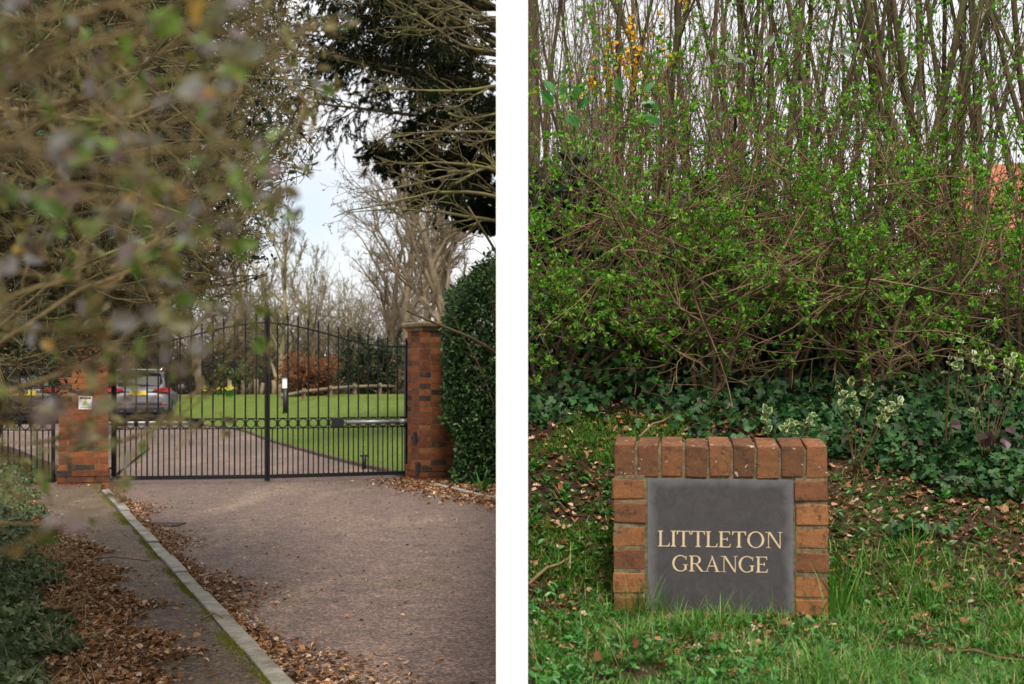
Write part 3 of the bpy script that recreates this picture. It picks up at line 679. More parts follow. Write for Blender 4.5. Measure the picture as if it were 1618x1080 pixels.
lab = ['tall bare tree behind the silver car, showing through the twigs', 'tall bare tree beyond the left brick pier', 'tall bare tree at the far left edge beyond the pedestrian gate', 'tall bare tree between silver car and flower bed', 'slender bare tree left of the dark car']
for (px, D, rz, s_c), l_ in zip([(250, 50, 20, 1.3), (130, 46, 120, 1.35), (30, 48, 220, 1.4), (318, 47, 300, 1.15), (-40, 42, 60, 1.2)], lab):
    plant_tree(TN, tp(px, D), R(rz), s_c, l_, M['bark_pale'], M['bark_pale'], 'tall bare trees on the left')
# far wood: one mass of brown twigs
def twig_mass(name, rng, n, box, Lr, m, label, cat, rad=.01, up=.5, stuff=True, sub=6):
    S = np.stack([rng.uniform(a, b, n) for a, b in box[:2]]+[rng.uniform(*box[2], n)], 1)
    D = norm(rng.normal(0, .5, (n, 3))+np.array((0, 0, up)))
    lv = grow(rng, S, D, rng.uniform(*Lr, n), rad, [dict(n=5, wob=.18, up=.05, tap=.7, kids=sub, frm=.1, kl=.6, kr=.6, ang=(.3, 1.1), rmin=rad*.5), dict(n=3, wob=.2, tap=.5)])
    mb = MB(); segs_of(mb, lv[0], 3); segs_of(mb, lv[1], 3, 0, rad*.45)
    o = mb.build(name, m); tag(o, label, cat, kind='stuff' if stuff else None); return o, lv
rng = np.random.default_rng(77)
twig_mass('far_wood', rng, 2600, ((-34, 2), (66, 76), (0, 4.5)), (1.5, 4), M['bark_pale'], 'brown leafless wood closing the view far behind the lawn', 'wood', .018)
# understorey hedge row behind lawn: several shrubs
def shrub(name, loc, w_, h_, d_, n, m, leaf, nleaf, lsize, label, group, seed, cat='shrub', mt=None, tmpl=LEAF, tw=.006):
    r = np.random.default_rng(seed); root = empty(name, loc, 0, label, cat, group)
    S = np.stack([r.uniform(-w_*.3, w_*.3, n), r.uniform(-d_*.3, d_*.3, n), np.zeros(n)], 1); D = S*np.array((1.4/w_, 1.4/d_, 1))+np.array((0, 0, .9))+r.normal(0, .12, (n, 3))
    lv = grow(r, S, D, h_*r.uniform(.55, 1.0, n), h_*.012+.004, [dict(n=7, wob=.1, tap=.6, kids=9, frm=.1, kl=.5, kr=.6, ang=(.4, 1.1), rmin=tw), dict(n=4, wob=.2, tap=.6, kids=6, frm=.1, kl=.55, kr=.7, rmin=tw*.7), dict(n=3, wob=.2, tap=.6)])
    mb = MB(); segs_of(mb, lv[0], 4); segs_of(mb, lv[1], 3); segs_of(mb, lv[2], 3, 0, tw*.5); mb.build('stems', mt or M['twig'], root)
    if leaf:
        per = max(1, nleaf//len(lv[2][0])); ps, ds = sites(lv[2], r, per); k_ = len(ps)
        fb = MB(); fb.scatter(*tmpl, ps, norm(ds+rdir(r, k_)*.9), norm(rdir(r, k_)+np.array((0, -.4, .8))), r.uniform(.6, 1.25, k_)*lsize); fb.build('foliage', leaf, root)
    return root
shrub('beech_hedge', tp(488, 44.5), 1.05, 1.45, .9, 60, M['rust_leaf'], M['rust_leaf'], 14000, .075, 'clipped beech hedge holding its rusty orange winter leaves', None, 1, 'hedge')
shrub('evergreen_shrub', tp(588, 47), 1.1, 2.0, 1.2, 30, M['twig'], M['dark'], 9000, .11, 'dark evergreen shrub at the back of the lawn right of the orange hedge', None, 2)
shrub('evergreen_shrub', tp(372, 47), .8, 1.2, .8, 18, M['twig'], M['ever'], 2500, .10, 'small evergreen shrub behind the daffodils, seen through the left gate leaf', None, 3)
shrub('evergreen_shrub', tp(520, 50), .7, 2.2, .7, 18, M['twig'], M['dark'], 3500, .10, 'narrow dark evergreen shrub just right of the orange hedge', None, 4)
bl = ['brown twiggy shrub behind the silver car roof', 'brown twiggy shrub right of the silver car', 'brown twiggy shrub behind the daffodil bed', 'brown twiggy shrub left of the meeting post', 'brown twiggy shrub behind the bollard light', 'brown twiggy shrub behind the orange hedge', 'brown twiggy shrub right of the dark evergreen', 'brown twiggy shrub beside the right pier', 'brown twiggy shrub seen over the dark car']
M['mid_leaf'] = leafmat('dull_leaf', [(0, (.06, .05, .025)), (.5, (.14, .10, .05)), (1, (.10, .12, .05))], .7, .2)
for q, (px, D, w_, h_) in enumerate([(200, 53, 5, 4.5), (300, 50, 3.6, 3.4), (345, 51, 3, 3.2), (400, 50, 3.2, 3.0), (450, 55, 3.4, 3.6), (510, 54, 3.4, 3.8), (620, 55, 3.2, 3.6), (672, 52, 2.6, 3.2), (80, 52, 5, 4.2)]):
    shrub('brown_shrub', tp(px, D), w_, h_, 1.6, 34, None, M['mid_leaf'], 5000, .09, bl[q], 'brown shrubs behind the lawn', 40+q, mt=M['bark_pale'], tw=.009)
# logs and stumps in the border, daffodils
r = random.Random(4)
for q, (px, lab_) in enumerate([(362, 'pale upright log stump nearest the daffodils'), (384, 'pale upright log stump, second from the daffodils'), (404, 'pale upright log stump left of the meeting post'), (432, 'pale upright log stump right of the meeting post')]):
    p = tp(px, 46.5); k = MB(); h_ = .55+.15*r.random()
    k.path([(p[0], p[1], p[2]-.05), (p[0]+.03, p[1], p[2]+h_*.5), (p[0]+.01, p[1], p[2]+h_)], [.09, .08, .07], 10); k.path([(p[0]+.15, p[1]+.1, p[2]-.05), (p[0]+.22, p[1]+.1, p[2]+h_*.8)], [.07, .06], 8)
    tag(k.build('log_stump', M['wood']), lab_, 'log', 'log stumps in the border')
rng = np.random.default_rng(9); n = 30; px = np.concatenate([rng.uniform(322, 372, 22), rng.uniform(352, 366, 8)])
pos = np.array([(*P(a, 600, b)[:2], 0.05) for a, b in zip(px, rng.uniform(45.0, 46.3, n))]); pos[:, 2] = lawn_z(pos[:, 0], pos[:, 1])
proto = None
for q, p in enumerate(pos):
    if proto is None:
        proto = empty('daffodil', p, 0); proto.scale = (.62,)*3; mb = MB(); a = rng.uniform(0, 6.28, 7)
        mb.scatter(*BLADE, np.zeros((7, 3)), norm(np.stack([np.cos(a)*.25, np.sin(a)*.25, np.ones(7)], 1)), np.stack([np.cos(a), np.sin(a), np.zeros(7)], 1), np.array([[.025, .30, .1]]*7)); mb.build('leaves', M['weed'], proto)
        mb = MB(); a = np.arange(6)*math.pi/3; mb.scatter(*LEAF, np.tile([[0, -.02, .36]], (6, 1)), np.stack([np.cos(a), np.full(6, -.2), np.sin(a)], 1), np.tile([[0, -1., 0]], (6, 1)), .055)
        mb.path([(0, -.02, .36), (0, -.06, .36)], [.014, .022], 8); mb.build('flower', leafmat('daffodil_petal', [(0, (.8, .62, .04)), (1, (.85, .75, .15))], .5, .3), proto); root = proto
        mb = MB(); mb.path([(0, 0, 0), (0, 0, .34), (0, -.02, .36)], .005, 5); mb.build('stalk', M['weed'], proto)
    else: root = copy_tree(proto); root.location = p; root.rotation_euler = (0, 0, rng.uniform(-.8, .8)); root.scale = (rng.uniform(.5, .85),)*3
    tag(root, 'yellow daffodil in the border beyond the left gate leaf', 'flower', 'daffodils in the border')

# clipped evergreen hedge on the right of the pier
rng = np.random.default_rng(15); root = empty('clipped_hedge', (-.45, 18.4, 0), 0, 'clipped glossy green hedge between the right brick pier and the white divider', 'hedge')
def hz_shape(n):
    x = rng.uniform(-.42, .62, n); y = rng.uniform(-1.25, 2.0, n); z = rng.uniform(.0, 3.0, n)
    edge = -.42+.06*np.sin(z*3)+.05*np.sin(z*7.3+y*2)+.16*np.clip(1-z/.8, 0, 1)
    top = 2.42+.45*sst(x, -.4, .35)+.1*np.sin(x*9+y*5)
    k = (x > edge) & (z < top) & ((y < -.85) | (x < edge+.25) | (z > top-.3)); return np.stack([x, y, z], 1)[k]
ps = hz_shape(110000)[:46000]; k_ = len(ps)
mb = MB(); mb.scatter(*LEAF, ps, norm(rdir(rng, k_)*.8+np.array((-.15, -.5, .3))), norm(rdir(rng, k_)*.7+np.array((-.1, -.4, .8))), np.stack([rng.uniform(.045, .075, k_)]*3, 1)); mb.build('foliage', M['ever'], root)
n = 70; S = np.stack([rng.uniform(-.2, .5, n), rng.uniform(-1, 1.8, n), np.zeros(n)], 1)
lv = grow(rng, S, rng.normal(0, .12, (n, 3))+np.array((0, 0, 1)), 2.5, .012, [dict(n=8, wob=.08, tap=.7, kids=12, frm=.1, kl=.25, kr=.6), dict(n=3, wob=.2)]); mb = MB(); segs_of(mb, lv[0], 4); segs_of(mb, lv[1], 3); mb.build('stems', M['bark'], root)
# strap-leaved plant at the foot of the hedge
p = G(762, 782); mb = MB(); a = rng.uniform(0, 6.28, 12)
mb.scatter(*BLADE, np.tile(p, (12, 1)), norm(np.stack([np.cos(a)*.5, np.sin(a)*.5, np.ones(12)], 1)), np.stack([np.cos(a), np.sin(a), np.full(12, .2)], 1), np.stack([np.full(12, .03), rng.uniform(.2, .38, 12), np.full(12, .25)], 1))
tag(mb.build('strap_leaf_plant', M['weed']), 'small tuft of strap leaves sprouting before the clipped hedge', 'plant')

# dark conifer reaching in from the right
rng = np.random.default_rng(23); root = empty('conifer', (-.12, 24.5, 0), 0, 'tall dark conifer whose drooping branches hang over the clipped hedge', 'tree')
mb = MB(); mb.path([(0, 0, -.1), (.02, 0, 3), (-.02, 0, 7), (0, 0, 12)], [.19, .17, .13, .05], 12); mb.build('trunk', M['bark'], root)
zs = np.concatenate([rng.uniform(3.9, 5.6, 16), rng.uniform(5.0, 9.5, 40)]); n = len(zs)
az_ = rng.uniform(R(125), R(262), n)
S = np.stack([np.zeros(n), np.zeros(n), zs], 1); D = np.stack([np.cos(az_), np.sin(az_)*1.0, np.full(n, .16)], 1)
Lh = np.where(zs < 4.6, 1.1, np.where(zs < 5.6, 2.6, 4.4))*rng.uniform(.7, 1.0, n)
lv = grow(rng, S, D, Lh, .045, [dict(n=10, wob=.06, up=-.012, tap=.8, kids=24, frm=.12, kl=.30, kr=.45, ang=(.5, 1.2), rmin=.007),
     dict(n=6, wob=.12, up=-.16, tap=.7, kids=10, frm=.05, kl=.42, kr=.6, ang=(.4, 1.1), rmin=.004), dict(n=3, wob=.15, up=-.15, tap=.5)])
mb = MB(); segs_of(mb, lv[0], 6); mb.build('branches', M['bark_lichen'], root); mb = MB(); segs_of(mb, lv[1], 3); segs_of(mb, lv[2], 3); mb.build('twigs', M['bark'], root)
ps, ds = sites(lv[2], rng, 28, 0); k_ = len(ps)
mb = MB(); mb.scatter(*LEAF, ps, norm(ds+rdir(rng, k_)*.75+np.array((0, 0, -.25))), rdir(rng, k_), np.stack([np.full(k_, .022), rng.uniform(.045, .085, k_), np.full(k_, .02)], 1)); mb.build('foliage', M['needle'], root)

# lichened bare tree whose branches cross in front of the conifer (its trunk stands on the bank)
rng = np.random.default_rng(29); root = empty('lichened_tree', (.22, 15.5, 0), 0, 'bare lichened tree on the bank whose yellowish boughs arch over the white divider', 'tree')
mb = MB(); mb.path([(0, 0, 1.0), (-.03, 0, 2.5), (.03, 0, 4), (0, 0, 6.5)], [.10, .085, .07, .03], 10); mb.build('trunk', M['stem'], root)
n = 12; zs = np.linspace(3.0, 5.9, n); az_ = rng.uniform(R(165), R(215), n)
lv = grow(rng, np.stack([np.zeros(n), np.zeros(n), zs], 1), np.stack([np.cos(az_), np.sin(az_), rng.uniform(-.15, .25, n)], 1), rng.uniform(1.5, 2.3, n), .026, [
     dict(n=12, wob=.10, up=.0, tap=.8, kids=9, frm=.15, kl=.5, kr=.55, ang=(.3, .8), rmin=.004), dict(n=8, wob=.14, up=.03, tap=.8, kids=7, frm=.1, kl=.42, kr=.6, ang=(.3, .9), rmin=.003), dict(n=5, wob=.2, up=.04, tap=.6)])
mb = MB(); segs_of(mb, lv[0], 6); mb.build('boughs', M['bark_lichen'], root); mb = MB(); segs_of(mb, lv[1], 4); segs_of(mb, lv[2], 3, 0, .0022); mb.build('twigs', M['bark_lichen'], root)
ps, ds = sites(lv[2], rng, 1, .6); k_ = len(ps)//2; ps, ds = ps[:k_], ds[:k_]
mb = MB(); mb.scatter(*LEAF, ps, rdir(rng, k_), rdir(rng, k_), .03); mb.build('withered_leaves', M['brown_leaf'], root)

# ------------------------------------------------------------------ mid-distance hedge shrubs on the left (4 - 9 m)
def left_shrub(seed, x, y, z, n, label, Lh, lean, leafm, per, ls, keep, mt, sub=9, sub2=6, tw=.0022, zr=(0, 2.6), r0=.011):
    r = np.random.default_rng(seed); root = empty('hedge_shrub', (x, y, z), 0, label, 'shrub', 'shrubs overhanging the footpath')
    S = np.stack([r.normal(0, .35, n), r.normal(0, .4, n), r.uniform(*zr, n)], 1)
    D = norm(r.normal(0, .35, (n, 3))+np.array(lean)); lv = grow(r, S, D, r.uniform(.6, 1.15, n)*Lh, r0, [
        dict(n=10, wob=.12, up=.0, tap=.7, kids=sub, frm=.1, kl=.42, kr=.5, ang=(.4, 1.1), rmin=tw*1.3), dict(n=6, wob=.2, up=.0, tap=.7, kids=sub2, frm=.05, kl=.5, kr=.6, ang=(.4, 1.2), rmin=tw), dict(n=3, wob=.25, tap=.5)])
    off = np.array((x, y, z)); mb = MB()
    for q, lvq in enumerate(lv):
        nod, dr, rd = lvq; k_ = keep((nod+off).reshape(-1, 3)).reshape(nod.shape[:2]).all(1); lv[q] = (nod[k_], dr[k_], rd[k_])
    segs_of(mb, lv[0], 5); mb.build('branches', mt, root); mb = MB(); segs_of(mb, lv[1], 3); segs_of(mb, lv[2], 3, 0, tw*.7); mb.build('twigs', mt, root)
    ps, ds = sites(lv[2], r, per, .2); k_ = len(ps)
    mb = MB(); mb.scatter(*LEAF, ps, norm(ds+rdir(r, k_)*.9), norm(rdir(r, k_)+np.array((0, -.3, .8))), r.uniform(.6, 1.2, k_)*ls); mb.build('foliage', leafm, root)
    # main stems down to the bank
    mb = MB()
    for q in range(7):
        a_ = r.uniform(0, 6.28); mb.path([(r.normal(0, .15), r.normal(0, .15), 0), (r.normal(0, .2), r.normal(0, .2), 1.2), (r.normal(0, .35), r.normal(0, .3), 2.6)], [.022, .016, .009], 6)
    mb.build('stems', mt, root); return root
# pruned back from the drive: the crown stays left of a vertical face leaning over the path
def prune(y0, tab):
    """crown outline in its own vertical plane: height -> farthest x at unit distance"""
    hs = [t[0] for t in tab]; xs_ = [t[1] for t in tab]
    return lambda p: (p[:, 0]/p[:, 1] < np.interp((p[:, 2]-EYE)/p[:, 1], hs, xs_)+.012*np.sin(p[:, 2]*9+p[:, 1]*5)+.008*np.sin(p[:, 2]*23)) & (p[:, 1] > .5)
OUT = [((HY-py)/F, (px-CX)/F) for py, px in ((720, -60), (660, 20), (640, 60), (600, 150), (540, 235), (490, 350), (430, 400), (370, 430), (300, 455), (230, 495), (150, 500), (60, 480), (-60, 500))]
kp = prune(0, OUT)
left_shrub(101, -3.3, 8.3, 0, 240, 'brown twiggy hedge shrub standing farthest along the footpath', 2.3, (.9, -.1, .35), M['brown_leaf'], 3, .030, kp, M['twig_warm'], zr=(1.6, 4.2))
left_shrub(102, -2.8, 6.4, 0, 210, 'dense brown hedge shrub overhanging the middle of the footpath', 2.0, (.9, 0, .3), M['brown_leaf'], 3, .026, kp, M['twig_warm'], zr=(1.2, 3.6))
left_shrub(106, -3.6, 9.2, 0, 120, 'dark leaf mass added as shade deep in the twigs along the footpath', 1.5, (.6, -.1, .3), M['dark'], 8, .055, lambda p: kp(p+np.array((.55, 0, 0))), M['bark'], zr=(1.7, 4.4))  # dark foliage added to darken the gaps between the twigs
left_shrub(103, -2.2, 4.6, 0, 120, 'hedge shrub with dark leaves at the left of the path', 1.5, (.8, 0, .3), M['dark'], 1, .032, kp, M['bark_lichen'], zr=(1.2, 3.0))
# close shrub beside the camera, out of focus
OUTN = [((HY-py)/F, (px-CX)/F) for py, px in ((1000, -60), (900, 40), (820, 180), (760, 240), (700, 330), (640, 400), (560, 470), (480, 440), (400, 450), (300, 480), (200, 520), (100, 530), (0, 560), (-60, 580))]
kn = prune(0, OUTN)
left_shrub(104, -.95, 1.5, 0, 66, 'blurred hedge shrub leaning in close on the left, second nearest', .85, (.95, -.1, .02), M['brown_leaf'], 3, .016, kn, M['twig_warm'], sub=6, sub2=3, tw=.0009, zr=(1.15, 1.95), r0=.005)
rng = np.random.default_rng(105); root = empty('hedge_shrub', (-.7, .85, 0), 0, 'nearest blurred hedge shrub with budding green leaves, beside the camera', 'shrub', 'shrubs overhanging the footpath')
n = 42; off = np.array((-.7, .85, 0)); S = np.stack([rng.uniform(.1, .3, n), rng.uniform(-.12, .3, n), rng.uniform(1.22, 1.66, n)], 1)
lv = grow(rng, S, norm(rng.normal(0, .25, (n, 3))+np.array((1, 0, -.02))), rng.uniform(.35, .6, n), .0026, [dict(n=9, wob=.12, tap=.6, kids=5, frm=.2, kl=.45, kr=.6, ang=(.4, 1.1), rmin=.0008), dict(n=5, wob=.2, tap=.6)])
for q, lvq in enumerate(lv):
    nod, dr, rd = lvq; k_ = kn((nod+off).reshape(-1, 3)).reshape(nod.shape[:2]).all(1); lv[q] = (nod[k_], dr[k_], rd[k_])
mb = MB(); segs_of(mb, lv[0], 6); segs_of(mb, lv[1], 4); mb.build('branches', M['twig_warm'], root)
ps, ds = sites(lv[1], rng, 7, .3); k_ = len(ps)
mb = MB(); mb.scatter(*WIDE, ps, norm(ds+rdir(rng, k_)*.8), norm(rdir(rng, k_)+np.array((0, -.5, .6))), rng.uniform(.4, 1.2, k_)*.016); mb.build('leaves', M['near_leaf'], root)
mb = MB()
for q in range(6): mb.path([(rng.normal(0, .1), rng.normal(0, .1), 0), (rng.normal(0, .1), rng.normal(0, .15), .8), (rng.uniform(-.1, .12), rng.uniform(-.1, .2), 1.7)], [.012, .009, .005], 6)
mb.build('stems', M['twig'], root)

# ------------------------------------------------------------------ ivy bank, litter on the left
rng = np.random.default_rng(51)
def ivy_edge(y): return KX(y)-np.interp(y, [5, 6.2, 8, 10.5, 13, 16.5], [1.0, .98, .96, .93, .92, .98])
n = 60000; y = 4.5+13.2*rng.random(n)**1.35; x = ivy_edge(y)+.12*np.sin(y*3)+.07*np.sin(y*9)-np.abs(rng.normal(0, .45, n)); u = (ivy_edge(y)-x)
z = .05+np.clip(u*.55, 0, .5)*(.75+.25*np.sin(y*4+x*3))+rng.uniform(-.03, .06, n)
mb = MB(); mb.scatter(*IVY, np.stack([x, y, z], 1), norm(rdir(rng, n)+np.array((.4, -.5, -.2))), norm(rdir(rng, n)*.6+np.array((.3, -.5, .8))), rng.uniform(.02, .048, n))
tag(mb.build('ivy_ground_cover', M['ivy_grey']), 'dull green ivy creeping over the verge at the left of the footpath', 'ivy', kind='stuff')
g = MB(); ys = np.linspace(-2, 19, 30); V = []
for y_ in ys:
    e = float(ivy_edge(y_)); V += [(e+.1, y_, .045), (e-.35, y_, .16), (e-1.0, y_, .42), (e-4, y_, .5)]
i, j = np.meshgrid(np.arange(len(ys)-1), np.arange(3), indexing='ij'); k = (i*4+j).ravel(); g.add(V, np.stack([k, k+4, k+5, k+1], 1), [4]*len(k), 0, True)
tag(g.build('verge', M['soil']), kind='structure')
def litter(name, x, y, z, size, label, seed, m=None, flat=.5):
    r = np.random.default_rng(seed); n = len(x); mb = MB()
    sz = size*r.uniform(.4, 1.2, n); sc3 = np.stack([sz, sz, sz*r.uniform(.3, 2.2, n)], 1)
    a = rdir(r, n); a[:, 2] *= .3
    h = n//2
    for sl, T in ((slice(0, h), OAK), (slice(h, n), WIDE)):
        mb.scatter(*T, np.stack([x, y, z], 1)[sl], a[sl], norm(rdir(r, n)*flat+np.array((0, 0, 1)))[sl], sc3[sl])
    return tag(mb.build(name, m or M['litter']), label, 'leaves', kind='stuff')
n = 34000; y = 4.8+9.5*rng.random(n)**1.25; u = rng.random(n)**1.15*np.interp(y, [4.5, 6, 8, 10, 12, 14.5], [.50, .47, .44, .38, .28, .05])*(1+.25*np.sin(y*5)+.15*np.sin(y*13)+np.abs(rng.normal(0, .22, n))); x = ivy_edge(y)-.06+u
litter('leaf_litter', x, y, .052+rng.random(n)*.022, .038, 'drift of fallen brown leaves between ivy and footpath', 52)
n = 9000; y = 4.8+12*rng.random(n)**1.2; u = np.abs(rng.normal(0, .11, n))*np.interp(y, [5, 7, 17], [1.9, 1.2, .9])*(1.1+.6*np.sin(y*2.3)); x = KX(y)+.01+u
litter('gutter_leaves', x, y, .006+rng.random(n)*.014, .032, 'fallen leaves gathered in the gutter along the kerb', 53)
n = 7500; y = 13.5+4.8*rng.random(n); ex = np.interp(y, REs[:, 1], REs[:, 0]); x = ex+rng.normal(.12, .32, n)
k = (x < -.06); litter('bed_leaves', x[k], y[k], .01+rng.random(k.sum())*.03, .05, 'fallen leaves at the foot of the clipped hedge and right pier', 54)
n = 1500; y = 5+14*rng.random(n)**1.3; x = KX(y)-1.3+rng.random(n)*5.5; zz = np.where(x < KX(y), .056, .006)
k = (x < -.05) & ((x < KX(y)-.12) | (x > KX(y)+.02)); litter('scattered_leaves', x[k], y[k], zz[k], .028, 'stray fallen leaves scattered over footpath and drive', 55)
n = 26000; y = 4.9+12*rng.random(n)**1.2; x = KX(y)-.09-np.abs(rng.normal(0, .016, n))*(1+1.5*np.clip(np.sin(y*2.1)+.3, 0, 1)+ .8*np.clip(np.sin(y*5.3), 0, 1))
k = (.5*np.sin(y*3.1)+.5*np.sin(y*7.7)+rng.normal(0, .4, n)) > .05; x, y = x[k], y[k]; n = len(x)
mb = MB(); mb.scatter(*NEED, np.stack([x, y, np.full(n, .048)], 1), norm(rdir(rng, n)*.7+np.array((0, 0, 1))), rdir(rng, n), np.stack([np.full(n, .006), rng.uniform(.005, .013, n), np.ones(n)], 1))
tag(mb.build('moss', M['moss']), 'yellow green moss growing along the back of the kerb', 'moss', kind='stuff')
n = 900; y = 5.2+5*rng.random(n); x = ivy_edge(y)+rng.normal(.02, .1, n); cl = np.sin(y*6) > .2; x, y = x[cl], y[cl]; n = len(x)
mb = MB(); a = rdir(rng, n); a[:, 2] = np.abs(a[:, 2])*.9
mb.scatter(*BLADE, np.stack([x, y, np.full(n, .06)], 1), norm(a+np.array((.3, -.1, .2))), norm(rdir(rng, n)+np.array((0, 0, .6))), np.stack([np.full(n, .004), rng.uniform(.1, .24, n), np.full(n, -.25)], 1))
tag(mb.build('dry_grass', M['dry']), 'straw coloured dry grass tufts between ivy and leaf drift', 'grass', kind='stuff')
# sticks on the path
for q, (a, b, lb) in enumerate([((120, 885), (235, 886), 'thin dark stick lying across the leaf drift on the footpath'), ((200, 965), (222, 958), 'short pale twig lying on the footpath'), ((318, 978), (352, 976), 'bent dark twig lying over the kerb edge')]):
    A, B = G(*a, .06), G(*b, .06); mb = MB(); m_ = (A+B)/2+np.array((0, .05, .02)); mb.path([A, m_, B], [.006, .005, .003], 6); tag(mb.build('stick', M['twig']), lb, 'stick')
tag(MB().box((*G(240, 829)[:2], .004), (.55, .30, .012), R(-4)).build('drain_cover', plain('rusty_iron', (.05, .03, .028), .8, .3, .3, .3, 20)), 'rusty iron drain cover set in the drive beside the kerb', 'drain cover')

# ================================================================== THE SIGN
SX, SY, SZ = .6615, 4.43, .545; SR = R(-7.0)
sign = empty('brick_sign', (SX, SY, SZ), SR, 'low brick sign with slate panel lettered LITTLETON GRANGE in the grass', 'sign')
rng = np.random.default_rng(61)
Wd, Dp = .680, .215; topz = 1.115-SZ; ch_ = .0755; cope = .102
cb = MB(); bb = .0665
for q in range(9):
    x = -Wd/2+(q+.5)*Wd/9+rng.normal(0, .0008)
    cb.box((x, Dp/2+rng.normal(0, .001), topz-cope/2+rng.normal(0, .0012)+.006), (bb+rng.normal(0, .0012), Dp, cope), jit=.0014, rng=rng, tilt=(R(4.6), R(rng.normal(0, .5))))
o = cb.build('coping', M['brick_cope'], sign); bevel(o, .004, 3)
jb = MB()
for sgn in (-1, 1):
    for q in range(7):
        z = topz-cope-.010-(q+.5)*ch_+.004; wv = .1 if q % 2 else .103
        jb.box((sgn*(Wd/2-.0515)+rng.normal(0, .0012), Dp/2+rng.normal(0, .0015), z), (.1025, Dp-.004, ch_-.011), jit=.0016, rng=rng, tilt=(0, R(rng.normal(0, .7))))
jb.box((0, .06, .000), (.47, .115, .065), jit=.001, rng=rng)
o = jb.build('brickwork', M['brick_sign'], sign); bevel(o, .005, 3)
mm = MB(); 
for sgn in (-1, 1): mm.box((sgn*(Wd/2-.0535), Dp/2+.001, (topz-cope)/2), (.099, Dp-.009, topz-cope+.004))
mm.box((0, Dp/2+.003, topz-cope/2-.004), (Wd-.010, Dp-.010, cope-.010), tilt=(R(4.6), 0)); mm.box((0, .103, (topz-cope)/2), (.48, .184, topz-cope-.001))
mo = mm.build('mortar', M['mortar'], sign)
sl = MB(); PW, PH = .462, .452; pz = topz-cope-.008-PH/2
# slab with slightly chipped edge
ne = 60; per = []
for (a, b) in (((-1, -1), (1, -1)), ((1, -1), (1, 1)), ((1, 1), (-1, 1)), ((-1, 1), (-1, -1))):
    for t in np.arange(ne)/ne: per.append(((a[0]+(b[0]-a[0])*t)*PW/2, (a[1]+(b[1]-a[1])*t)*PH/2))
per = np.array(per)*(1-np.abs(rng.normal(0, .0016, (len(per), 1)))); npn = len(per); i = np.arange(npn); j = (i+1) % npn
V = np.concatenate([np.stack([per[:, 0]*.994, np.zeros(npn), per[:, 1]*.994], 1), np.stack([per[:, 0], np.full(npn, .004), per[:, 1]], 1), np.stack([per[:, 0], np.full(npn, .04), per[:, 1]], 1)])
sl.add(V, np.concatenate([i, np.stack([i, i+npn, j+npn, j], 1).ravel(), np.stack([i+npn, i+2*npn, j+2*npn, j+npn], 1).ravel()]), [npn]+[4]*(2*npn))
slab = sl.build('slate_panel', M['slate'], sign); slab.location = (0, .008, pz)
